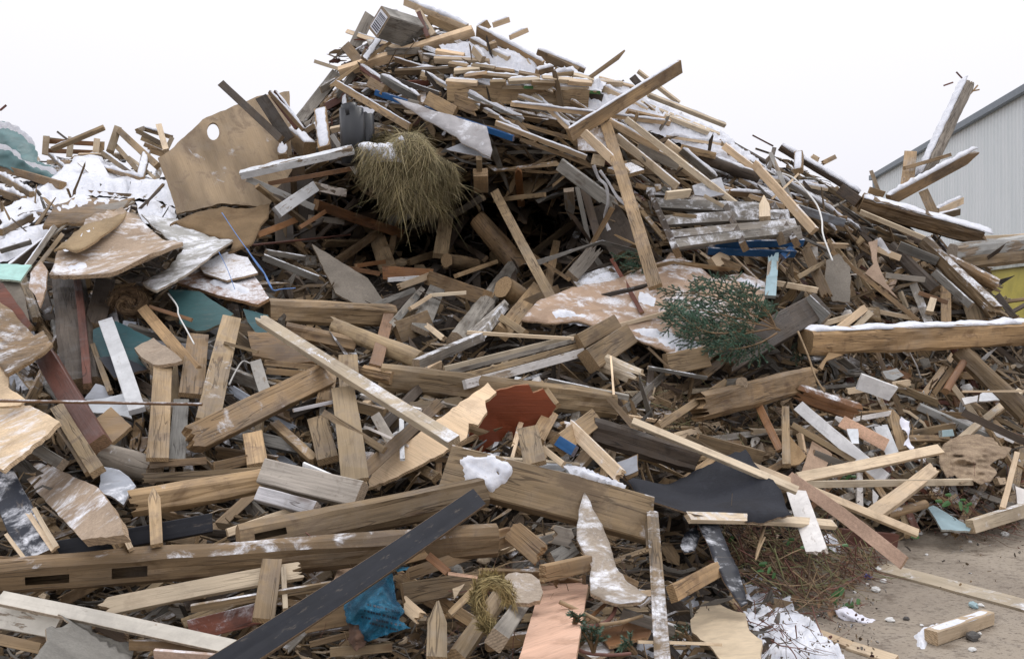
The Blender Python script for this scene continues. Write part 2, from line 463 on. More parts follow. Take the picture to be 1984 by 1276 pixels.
def snow_on_bar(o, L, w, t, th, rng, prof='p', cover=1.0):
    """lumpy snow on the face of the bar that looks up"""
    R = o.matrix_basis.to_3x3()
    up = R.transposed() @ Vector((0, 0, 1))
    if abs(up.x) > 0.93: return
    if prof == 'r':
        a = Vector((0, up.y, up.z)).normalized(); hw = 0.8 * min(w, t) / 2; off = 0.40 * min(w, t)
    elif abs(up.z) * 1.0 >= abs(up.y):
        a = Vector((0, 0, 1 if up.z > 0 else -1)); hw = w / 2; off = t / 2
    else:
        a = Vector((0, 1 if up.y > 0 else -1, 0)); hw = t / 2; off = w / 2
    lat = Vector((1, 0, 0)).cross(a)
    upn = (a * 0.6 + Vector((0, up.y, up.z)) * 0.4)
    k = max(6, min(60, int(L / 0.05))); C = 7
    s0 = rng.uniform(0, 200)
    vs = []; fs = []
    for s in range(k + 1):
        f = s / k
        x = (f - 0.5) * L * 0.995
        nv = noise.noise(Vector((x * 4.5 + s0, 0, 0))) * 0.55 + noise.noise(Vector((x * 15 + s0, 4, 0))) * 0.35
        cov = 0.5 + noise.noise(Vector((x * 1.8 + s0, 9, 0))) * 0.9 + (cover - 0.5) * 1.2
        hgt = th * max(.12, 0.72 + 1.15 * nv) * smooth(cov * 2.2)
        if s in (0, k): hgt *= 0.25
        wd = hw * (0.92 + 0.30 * noise.noise(Vector((x * 7 + s0, 20, 0))))
        sh = hw * 0.12 * noise.noise(Vector((x * 3 + s0, 40, 0)))
        for c in range(C):
            q = c / (C - 1) * 2 - 1
            prf = (1 - abs(q) ** 3) ** 0.5 if abs(q) < 1 else 0
            base = off
            if prof == 'r': base = off * (1 - 0.25 * q * q)
            jit = 1 + 0.55 * noise.noise(Vector((x * 12 + s0, q * 2.5, 2)))
            p = lat * (q * wd + sh) + a * (base - 0.004) + upn * (hgt * prf * jit)
            if hgt < th * 0.08: p = p - a * 0.012
            p.x += x if abs(a.x) < .5 else 0
            vs.append(tuple(p))
    for s in range(k):
        for c in range(C - 1):
            a_ = s * C + c
            fs.append((a_, a_ + 1, a_ + 1 + C, a_ + C))
    for s0_ in (0, k):
        fs.append(tuple(s0_ * C + c for c in range(C)))
    for s in range(k):
        a_ = s * C
        fs.append((a_, a_ + C, a_ + 2 * C - 1, a_ + C - 1))
    me = mesh_from('snow_cover', vs, fs, None, (SNOW,), None, True)
    sn = link('snow_cover', me, o)
    return sn

def seed_of(*a): return zlib.crc32(repr(a).encode())

ITEMS = []     # records used for labelling at the end

def jitter(c, rng, amt=0.12):
    b = 1 + rng.uniform(-1.5, 1) * amt
    h = rng.uniform(-0.06, 0.07)
    return (max(0, min(1, c[0] * b * (1 + h))), max(0, min(1, c[1] * b)), max(0, min(1, c[2] * b * (1 - h))))

def ground_clear(A, r):
    if A.z < r: A = A * 1.0; A.z = r
    return A

def bar(kind, col, x1, y1, x2, y2, w, t, roll=0, layer=1, a=0.0, b=0.0, s=0.0, cov=1.0, d=0.0, j=0, prof='p', bend=0.0,
        fin=None, label=None, group=None, ground=False, parent=None, point=0, rng=None, jit=0.19, dd=None, slack=True, zone=None, raw=0):
    rng = rng or random.Random(seed_of(kind, x1, y1, x2, y2, w))
    if s > 0 and -26 < roll <= 0: roll -= 12
    if bend == 0 and prof == 'p' and not ground: bend = rng.uniform(-.009, .009)
    if dd: d1, d2 = dd
    elif ground: d1, d2 = ground_depth(y1), ground_depth(y2)
    else: d1, d2 = depth(x1, y1), depth(x2, y2)
    off = 0 if (ground or dd) else -STEP * layer
    d1 += off * d1 + a; d2 += off * d2 + b
    A = wp(x1, y1, d1); B = wp(x2, y2, d2)
    dm = (d1 + d2) / 2
    wm, tm = w * dm / FPX, t * dm / FPX
    r = min(wm, tm) * 0.5
    if ground: A.z = B.z = r + 0.002
    else:
        A = ground_clear(A, r); B = ground_clear(B, r)
    L = (B - A).length
    if L < 0.01: return None
    F = FIN[col] if fin is None else fin
    me = bar_mesh(L, wm, tm, rng, prof, j, bend, mats=(M[F], END if col not in 'W' or j else M[F]), point=point, raw=raw)
    o = link(kind, me)
    mat = frame_from(A, B, roll)
    mat.translation = (A + B) / 2
    o.matrix_basis = mat
    c = jitter(COLS[col], rng, jit)
    o.color = (c[0], c[1], c[2], d)
    if s > 0: snow_on_bar(o, L, wm, tm, s * 0.01 * (1.3 if dm > 8 else .8), rng, prof, cov)
    if parent:
        o.parent = parent
        o.matrix_parent_inverse = parent.matrix_basis.inverted()
    else:
        ITEMS.append(dict(o=o, kind=kind, col=col, x=(x1 + x2) / 2, y=(y1 + y2) / 2, ang=math.degrees(math.atan2(-(y2 - y1), x2 - x1)),
                          L=math.hypot(x2 - x1, y2 - y1), w=w, t=t, s=s, d=d, j=j, prof=prof, label=label, group=group, zone=zone))
    return o

def in_poly(x, y, P):
    c = False
    for i in range(len(P)):
        x1, y1 = P[i][:2]; x2, y2 = P[i - 1][:2]
        if (y1 > y) != (y2 > y) and x < (x2 - x1) * (y - y1) / (y2 - y1) + x1: c = not c
    return c

def fit_plane(pts):
    """least squares plane Y = p X + q Z + r through world points"""
    import numpy as np
    A = np.array([[p.x, p.z, 1.0] for p in pts]); y = np.array([p.y for p in pts])
    # damp the tilt a little so that slivers do not give wild planes
    s, _, _, _ = np.linalg.lstsq(np.vstack([A, [0.05, 0, 0], [0, 0.05, 0]]), np.concatenate([y, [0, 0]]), rcond=None)
    return float(s[0]), float(s[1]), float(s[2])

def on_plane(x, y, pl):
    p, q, r = pl
    dx, dz = (x - CX) / FPX, -(y - CY) / FPX
    # Y = p*dx*Y + q*(CAM_H + dz*Y) + r
    Y = (q * CAM_H + r) / (1 - p * dx - q * dz)
    return Vector((dx * Y, Y, CAM_H + dz * Y))

def plane_of(P, layer, d0, a, b):
    xm = sum(p[0] for p in P) / len(P); ym = sum(p[1] for p in P) / len(P)
    if a is None and b is None:
        pts = [wp(p[0], p[1], depth(p[0], p[1])) for p in P]
        pl = fit_plane(pts)
        c = on_plane(xm, ym, pl).y
        tgt = (depth(xm, ym) if d0 is None else d0) * (1 - STEP * layer)
        return (pl[0], pl[1], pl[2] + (tgt - c) * (pl[1] * CAM_H + pl[2]) / c)
    tgt = (depth(xm, ym) if d0 is None else d0) * (1 - STEP * layer)
    pts = [wp(xm + u, ym + v, tgt + (a or 0) * u / 100 + (b or 0) * v / 100) for u, v in ((0, 0), (60, 0), (0, 60), (-60, 0), (0, -60))]
    return fit_plane(pts)

def densify(P, step, jag, rng):
    out = []
    for i in range(len(P)):
        a = Vector(P[i][:2]); b = Vector(P[(i + 1) % len(P)][:2])
        L = (b - a).length
        k = max(1, int(L / step))
        nrm = Vector((-(b - a).y, (b - a).x)).normalized() if L > 0 else Vector((0, 0))
        for s in range(k):
            p = a.lerp(b, s / k)
            if s and jag: p += nrm * rng.uniform(-1, 1) * jag
            out.append((p.x, p.y))
    return out

def sheet(kind, col, P, th=3, layer=2, d0=None, a=None, b=None, curl=0.0, jag=0.8, d=0.0, fin=None, hole=None, label=None, group=None,
          parent=None, step=9, gang=None, wav=0.0, snow=None, jit=0.08, edge=None, cdir=0.0, name_mesh=None):
    rng = random.Random(seed_of(kind, P[0], len(P)))
    pl = plane_of(P, layer, d0, a, b)
    Q = densify(P, step, jag, rng)
    xs = [q[0] for q in Q]; ys = [q[1] for q in Q]
    verts = [Vector(q) for q in Q]
    nb = len(verts)
    edges = []
    H = []
    if hole:
        hx, hy, rx, ry = hole
        for i in range(18):
            an = i / 18 * 2 * math.pi
            H.append((hx + math.cos(an) * rx, hy + math.sin(an) * ry))
        for i, h in enumerate(H):
            verts.append(Vector(h)); edges.append((nb + i, nb + (i + 1) % 18))
    g = step * 1.35
    y = min(ys) + g / 2; r_ = 0
    while y < max(ys):
        x = min(xs) + (g / 2 if r_ % 2 else g)
        while x < max(xs):
            if in_poly(x, y, Q) and min((x - q[0]) ** 2 + (y - q[1]) ** 2 for q in Q) > (g * 0.45) ** 2:
                verts.append(Vector((x, y)))
            x += g
        y += g * 0.87; r_ += 1
    vo, eo, fo, *_ = delaunay_2d_cdt(verts, edges, [list(range(nb))], 1, 1e-5)
    tri = []
    for f in fo:
        cx = sum(vo[i].x for i in f) / len(f); cy = sum(vo[i].y for i in f) / len(f)
        if hole and ((cx - hx) / rx) ** 2 + ((cy - hy) / ry) ** 2 < 1: continue
        tri.append(tuple(f))
    W3 = [on_plane(v.x, v.y, pl) for v in vo]
    xm = sum(xs) / len(xs); ym = sum(ys) / len(ys)
    O = on_plane(xm, ym, pl)
    ex = (on_plane(xm + 10, ym, pl) - O).normalized()
    ez = Vector((pl[0], -1, pl[1])).normalized()       # plane normal towards the viewpoint
    ga = math.radians(gang or 0)
    ey = ez.cross(ex).normalized()
    ex2 = ex * math.cos(ga) - ey * math.sin(ga) * 1.0
    ex2.normalize(); ey2 = ez.cross(ex2).normalized()
    dm = O.y
    tm = th * dm / FPX
    loc = []
    size = max(max(xs) - min(xs), max(ys) - min(ys)) * dm / FPX
    cu, su = math.cos(math.radians(cdir)), math.sin(math.radians(cdir))
    s0 = rng.uniform(0, 99)
    for p in W3:
        v = p - O
        x, y = v.dot(ex2), v.dot(ey2)
        u = (v.dot(ex) * cu + v.dot(ey) * su) / (size / 2)
        z = curl * size * (u * u - 0.33)
        z += wav * size * noise.noise(Vector((x / size * 2.6 + s0, y / size * 2.6, 0)))
        loc.append(Vector((x, y, z)))
    n = len(loc)
    vs = [tuple(v + Vector((0, 0, tm / 2))) for v in loc] + [tuple(v - Vector((0, 0, tm / 2))) for v in loc]
    from collections import Counter
    ec = Counter()
    fs = []; fm = []
    for f in tri:
        A, B, C = (loc[i] for i in f[:3])
        if (B - A).cross(C - A).z < 0: f = f[::-1]
        fs.append(f); fm.append(0)
        fs.append(tuple(n + i for i in f[::-1])); fm.append(0)
        for i in range(3): ec[(f[i], f[(i + 1) % 3])] += 1
    for (i, k) in list(ec):
        if (k, i) not in ec: fs.append((i, n + i, n + k, k)); fm.append(1)
    F = FIN[col] if fin is None else fin
    me = mesh_from(kind, vs, fs, None, (M[F], edge or END), fm, False)
    if curl or wav:
        me.polygons.foreach_set('use_smooth', [m == 0 for m in fm])
    o = link(kind, me)
    mt = Matrix((ex2, ey2, ez)).transposed().to_4x4(); mt.translation = O
    o.matrix_basis = mt
    c = jitter(COLS[col], rng, jit)
    o.color = (c[0], c[1], c[2], d)
    if snow:
        for sp in snow: snow_patch(o, sp, pl, curl, cu, su, size, O, ex, ey, ez, tm)
    if parent:
        o.parent = parent; o.matrix_parent_inverse = parent.matrix_basis.inverted()
    else:
        ITEMS.append(dict(o=o, kind=kind, col=col, x=xm, y=ym, ang=0, L=max(xs) - min(xs), w=max(ys) - min(ys), t=th, s=1 if snow else 0, d=d,
                          j=1 if jag > 2 else 0, prof='sheet', label=label, group=group, zone=None))
    return o

def lump_mesh(Q, P3, nrm, h, freq=9.0, step=5, name='snow'):
    """a lumpy blanket over a pixel outline Q; P3 maps a pixel to a world point"""
    rng = random.Random(seed_of(name, Q[0]))
    Q = densify(Q, step, step * 0.45, rng)
    xs = [q[0] for q in Q]; ys = [q[1] for q in Q]
    verts = [Vector(q) for q in Q]; nb = len(verts)
    y = min(ys); r_ = 0; g = step * 1.1
    dist = []
    while y < max(ys):
        x = min(xs) + (g / 2 if r_ % 2 else 0)
        while x < max(xs):
            if in_poly(x, y, Q):
                dd = min((x - q[0]) ** 2 + (y - q[1]) ** 2 for q in Q) ** 0.5
                if dd > g * 0.5: verts.append(Vector((x, y)))
            x += g
        y += g * 0.87; r_ += 1
    vo, eo, fo, *_ = delaunay_2d_cdt(verts, [], [list(range(nb))], 1, 1e-5)
    vs = []
    for v in vo:
        dd = min((v.x - q[0]) ** 2 + (v.y - q[1]) ** 2 for q in Q) ** 0.5
        p = P3(v.x, v.y)
        e = smooth(dd / (step * 2.6))
        hh = h * (0.62 + 0.75 * noise.noise(p * freq) + 0.35 * noise.noise(p * freq * 2.7)) * e - 0.012 * (1 - e)
        if dd < 0.01 or noise.noise(p * 17) * 1.1 + noise.noise(p * 41) * .6 + e * 1.25 < 0.42: hh = -0.014
        vs.append(p + nrm * hh)
    return vs, [tuple(f) for f in fo]

def snow_patch(parent, spec, pl, curl, cu, su, size, O, ex, ey, ez, tm):
    Q, h = spec
    def P3(x, y):
        p = on_plane(x, y, pl); v = p - O
        u = (v.dot(ex) * cu + v.dot(ey) * su) / (size / 2)
        return p + ez * (curl * size * (u * u - 0.33) + tm / 2)
    vs, fs = lump_mesh(Q, P3, ez, h * 0.01)
    inv = parent.matrix_basis.inverted()
    me = mesh_from('snow_patch', [tuple(inv @ v) for v in vs], fs, None, (SNOW,), None, True)
    o = link('snow_patch', me, parent)
    return o

def patch(part_label, P, h, name='snow_patch'):
    it = [i for i in ITEMS if i['label'] and part_label in i['label']][0]
    o = it['o']; mw = o.matrix_basis; inv = mw.inverted(); eye = inv @ Vector((0, 0, CAM_H))
    zt = max(v.co.z for v in o.data.vertices) * .97
    def P3(x, y):
        far = inv @ wp(x, y, 5.0); t = (zt - eye.z) / (far.z - eye.z); return eye.lerp(far, t)
    vs, fs = lump_mesh(P, P3, Vector((0, 0, 1)), h, 12, 4, name)
    link(name, mesh_from(name, [tuple(v) for v in vs], fs, None, (SNOW,), None, True), o)

def tag(o, label, cat, group=None, kind=None):
    if label: o['label'] = label
    if cat: o['category'] = cat
    if group: o['group'] = group
    if kind: o['kind'] = kind
    return o

def tube(name, pts, r, mat, parent=None, sides=6, taper=1.0):
    vs = []; fs = []
    n = len(pts)
    pts = [Vector(p) for p in pts]
    prev = Vector((0, 0, 1))
    for i, p in enumerate(pts):
        t = (pts[min(i + 1, n - 1)] - pts[max(i - 1, 0)]).normalized()
        u = prev - t * prev.dot(t)
        if u.length < 1e-3: u = Vector((1, 0, 0)) - t * t.x
        u.normalize(); prev = u; v = t.cross(u)
        rr = r * lerp(1, taper, i / max(1, n - 1))
        for k in range(sides):
            a = 2 * math.pi * k / sides
            vs.append(tuple(p + u * math.cos(a) * rr + v * math.sin(a) * rr))
    for i in range(n - 1):
        for k in range(sides):
            a = i * sides + k; b = i * sides + (k + 1) % sides
            fs.append((a, b, b + sides, a + sides))
    fs.append(tuple(range(sides))[::-1]); fs.append(tuple((n - 1) * sides + k for k in range(sides)))
    me = mesh_from(name, vs, fs, None, (mat,), None, True)
    return link(name, me, parent)

def spline(P, k=6):
    out = []
    P = [Vector(p) for p in P]
    for i in range(len(P) - 1):
        p0 = P[max(i - 1, 0)]; p1 = P[i]; p2 = P[i + 1]; p3 = P[min(i + 2, len(P) - 1)]
        for s in range(k):
            t = s / k
            out.append(0.5 * ((2 * p1) + (p2 - p0) * t + (2 * p0 - 5 * p1 + 4 * p2 - p3) * t * t + (3 * p1 - p0 - 3 * p2 + p3) * t ** 3))
    out.append(P[-1])
    return out
# ------------------------------------------------------------------ ground, core of the heap, warehouse, yellow skip
def build_ground():
    m, nt, bs = nodes_of('wet_concrete'); n = N(nt)
    g = n.new('ShaderNodeNewGeometry'); p = g.outputs['Position']
    big = n.noise(p, 0.9, 6.0, 0.6, 0.6)
    mid = n.noise(n.vmath('MULTIPLY', p, (1.0, 1.25, 1)), 5.5, 9.0, 0.74, 0.25)
    fl = n.noise(n.vmath('MULTIPLY', p, (1.0, 1.8, 1)), 26.0, 5.0, 0.72, 0.3)
    fine = n.noise(p, 55.0, 4.0, 0.7)
    col = n.mix(n.ramp(big, 0.38, 0.62), (0.31, 0.262, 0.205, 1), (0.23, 0.19, 0.147, 1))
    col = n.mix(n.math('MULTIPLY', n.ramp(mid, 0.53, 0.62), 0.55), col, (0.105, 0.078, 0.055, 1))
    col = n.mix(n.math('MULTIPLY', n.ramp(fl, 0.545, 0.60), 0.75), col, (0.085, 0.06, 0.042, 1))
    col = n.mix(n.math('MULTIPLY', n.ramp(fine, 0.6, 0.72), 0.5), col, (0.10, 0.08, 0.06, 1))
    col = n.mix(n.math('MULTIPLY', n.ramp(fine, 0.40, 0.3), 0.25), col, (0.5, 0.45, 0.4, 1))
    n.L.new(col, bs.inputs['Base Color'])
    n.L.new(n.ramp(mid, 0.45, 0.62, 0.75, 0.38), bs.inputs['Roughness'])
    h = n.math('ADD', n.math('MULTIPLY', mid, -0.6), n.math('MULTIPLY', fine, 0.3))
    n.L.new(n.bump(h, 0.6, 0.015), bs.inputs['Normal'])
    vs = [(-500, -80, 0), (500, -80, 0), (500, 900, 0), (-500, 900, 0)]
    me = mesh_from('ground', vs, [(0, 1, 2, 3)], None, (m,))
    o = link('ground', me); tag(o, 'wet brown concrete yard around the heap', None, None, 'structure')

RIDGE = [(-300, 400), (0, 372), (100, 345), (250, 350), (330, 345), (450, 330), (560, 262), (640, 190), (700, 130), (760, 85), (830, 62),
         (920, 80), (1000, 120), (1100, 165), (1200, 205), (1300, 250), (1400, 290), (1480, 330), (1560, 350), (1640, 400), (1720, 430),
         (1800, 480), (1880, 520), (1940, 600), (2000, 640), (2300, 760)]
def ridge(x):
    for (a, ya), (b, yb) in zip(RIDGE, RIDGE[1:]):
        if a <= x <= b: return lerp(ya, yb, (x - a) / (b - a))
    return 700

def core_off(x, y):
    c = 0.42
    c += 2.9 * math.exp(-(((x - 960) / 260) ** 2 + ((y - 455) / 95) ** 2) ** 2)
    c += 0.9 * math.exp(-(((x - 640) / 150) ** 2 + ((y - 470) / 90) ** 2))
    c += 0.5 * math.exp(-(((x - 160) / 90) ** 2 + ((y - 600) / 60) ** 2))
    return c

def build_core():
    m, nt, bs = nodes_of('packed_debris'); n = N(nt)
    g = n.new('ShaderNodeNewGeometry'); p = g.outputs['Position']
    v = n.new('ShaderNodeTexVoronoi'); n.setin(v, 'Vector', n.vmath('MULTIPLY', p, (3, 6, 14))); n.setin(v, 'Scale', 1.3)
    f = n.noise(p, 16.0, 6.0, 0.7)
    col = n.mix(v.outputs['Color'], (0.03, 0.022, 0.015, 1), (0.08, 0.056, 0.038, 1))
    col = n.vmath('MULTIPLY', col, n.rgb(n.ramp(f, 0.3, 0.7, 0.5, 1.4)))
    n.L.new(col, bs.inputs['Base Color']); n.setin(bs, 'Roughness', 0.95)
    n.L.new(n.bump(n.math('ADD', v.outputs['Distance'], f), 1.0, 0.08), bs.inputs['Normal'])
    vs = []; fs = []
    xs = list(range(-300, 2301, 26)); R = 46
    for x in xs:
        yr = ridge(x)
        last = None
        for r in range(R):
            f = r / (R - 1)
            y = lerp(1420, yr, f)
            xc, yc = max(0, min(1983, x)), y
            gcl = FPX * CAM_H / (y - CY) - 0.03 if y > CY + 20 else 99
            d = depth(xc, yc) + core_off(x, y)
            p = wp(x, y, d)
            nn = noise.noise(p * 1.7) * 0.14 + noise.noise(p * 5.0) * 0.06
            p = p + Vector((noise.noise(p * 2 + Vector((9, 9, 9))) * 0.08, nn, noise.noise(p * 3) * 0.05))
            vs.append(tuple(p)); last = p
        for k, (dy, f) in enumerate(((0.7, 0.97), (2.0, 0.75), (4.0, 0.35), (6.0, -0.2))):
            vs.append((last.x * (1 + dy * 0.03), last.y + dy, last.z * f if f > 0 else -0.3))
    K = R + 4
    for i in range(len(xs) - 1):
        for r in range(K - 1):
            a = i * K + r
            fs.append((a, a + K, a + K + 1, a + 1))
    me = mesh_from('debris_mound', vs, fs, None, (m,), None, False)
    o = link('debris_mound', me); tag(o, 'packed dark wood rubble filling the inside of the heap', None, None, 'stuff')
    return o

def build_warehouse():
    m, nt, bs = nodes_of('corrugated_steel'); n = N(nt)
    g = n.new('ShaderNodeNewGeometry')
    a = n.noise(n.vmath('MULTIPLY', g.outputs['Position'], (1, 1, 0.15)), 2.5, 5.0, 0.6)
    n.L.new(n.mix(n.ramp(a, 0.3, 0.7), (0.64, 0.69, 0.71, 1), (0.70, 0.74, 0.76, 1)), bs.inputs['Base Color'])
    n.setin(bs, 'Roughness', 0.55); n.setin(bs, 'Metallic', 0.0)
    trim = simple_material('eave_trim', (0.17, 0.20, 0.23), 0.5, 0.1)
    dark = simple_material('gutter_grey', (0.20, 0.23, 0.26), 0.4, 0.1)
    A = Vector((13.3, 31.2, 0)); B = Vector((11.2, 13.0, 0)); H = 7.2
    root = bpy.data.objects.new('warehouse', None); COL.objects.link(root); root.location = A
    dirv = (A - B).normalized(); out = Vector((-dirv.y, dirv.x, 0))
    if out.x > 0: out = -out
    def rel(o): o.parent = root; o.matrix_parent_inverse = Matrix.Translation(-A)
    # long wall: trapezoid sheet profile
    Lw = (A - B).length; pitch = 0.19; vs = []; fs = []
    prof = [(0, 0), (0.045, 0), (0.07, 0.02), (0.12, 0.02), (0.145, 0)]
    pts = []
    x = 0
    while x < Lw:
        for u, h in prof:
            if x + u <= Lw: pts.append((x + u, h))
        x += pitch
    pts.append((Lw, 0))
    for u, h in pts:
        q = B + dirv * u + out * h
        vs += [(q.x, q.y, 0), (q.x, q.y, H)]
    for i in range(len(pts) - 1): fs.append((2 * i, 2 * i + 2, 2 * i + 3, 2 * i + 1))
    w = link('wall', mesh_from('wall', vs, fs, None, (m,))); rel(w)
    # the rest of the building behind that wall
    inn = -out * 16
    def boxm(name, p0, ax, ay, az, mat):
        P = [p0, p0 + ax, p0 + ax + ay, p0 + ay]
        v = [tuple(p) for p in P] + [tuple(p + az) for p in P]
        o = link(name, mesh_from(name, v, [(0, 3, 2, 1), (4, 5, 6, 7), (0, 1, 5, 4), (1, 2, 6, 5), (2, 3, 7, 6), (3, 0, 4, 7)], None, (mat,)))
        rel(o); return o
    far = link('end_wall', mesh_from('end_wall', [tuple(A), tuple(A + inn), tuple(A + inn + Vector((0, 0, H))), tuple(A + inn * 0.5 + Vector((0, 0, H + 1.4))), tuple(A + Vector((0, 0, H)))], [(0, 1, 2, 3, 4)], None, (m,))); rel(far)
    near = link('end_wall', mesh_from('end_wall', [tuple(B), tuple(B + inn), tuple(B + inn + Vector((0, 0, H))), tuple(B + inn * 0.5 + Vector((0, 0, H + 1.4))), tuple(B + Vector((0, 0, H)))], [(0, 1, 2, 3, 4)], None, (m,))); rel(near)
    z = Vector((0, 0, 1))
    a0, b0 = A + z * (H + .05) + dirv * .2, B + z * (H + .05) - dirv * .2
    rid = inn * 0.5 + z * 1.45
    rf = link('roof', mesh_from('roof', [tuple(a0 + out * .15), tuple(b0 + out * .15), tuple(b0 + rid), tuple(a0 + rid), tuple(b0 + inn), tuple(a0 + inn)], [(0, 1, 2, 3), (3, 2, 4, 5)], None, (trim,))); rel(rf)
    boxm('eave_gutter', B + z * (H - 0.12) + out * 0.045, dirv * (Lw + .2), out * 0.14, z * 0.17, trim)
    c = A + out * 0.11 - dirv * 0.15
    dp = tube('downpipe', [c + z * (H - 0.1), c + z * (H - 0.5) - out * 0.02, c + z * 0.1], 0.06, dark, sides=8); rel(dp)
    tag(root, 'pale grey corrugated steel warehouse with dark eave behind the heap', 'warehouse')

def box_verts(c, ax, ay, az):
    v = []
    for s in ((-1, -1, -1), (1, -1, -1), (1, 1, -1), (-1, 1, -1), (-1, -1, 1), (1, -1, 1), (1, 1, 1), (-1, 1, 1)):
        v.append(tuple(c + ax * s[0] + ay * s[1] + az * s[2]))
    return v
BOXF = [(0, 3, 2, 1), (4, 5, 6, 7), (0, 1, 5, 4), (1, 2, 6, 5), (2, 3, 7, 6), (3, 0, 4, 7)]

def build_skip():
    y = simple_material('skip_yellow', (0.52, 0.44, 0.07), 0.5, 0.2, 3.0)
    g = simple_material('skip_steel', (0.42, 0.44, 0.40), 0.5, 0.3)
    D = 14.5
    root = bpy.data.objects.new('skip_container', None); COL.objects.link(root)
    c = wp(2085, 600, D); root.location = (c.x, D, 0)
    def part(name, c, s, mat):
        o = link(name, mesh_from(name, box_verts(Vector(c), Vector((s[0], 0, 0)), Vector((0, s[1], 0)), Vector((0, 0, s[2]))), BOXF, None, (mat,)))
        o.parent = root; return o
    part('body', (0, 0, 1.35), (1.35, .9, 1.28), y)
    part('rim', (0, 0, 2.66), (1.42, .97, .05), g)
    part('rail', (0, -0.93, 1.95), (1.35, .035, .03), g)
    part('rail', (0, -0.93, 1.25), (1.35, .035, .03), g)
    for x in (-1.1, -.4, .4, 1.1): part('rib', (x, -0.935, 1.3), (.04, .03, 1.22), y)
    tag(root, 'yellow steel skip partly hidden behind the end of the heap', 'skip')

build_ground()
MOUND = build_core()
build_warehouse()
build_skip()
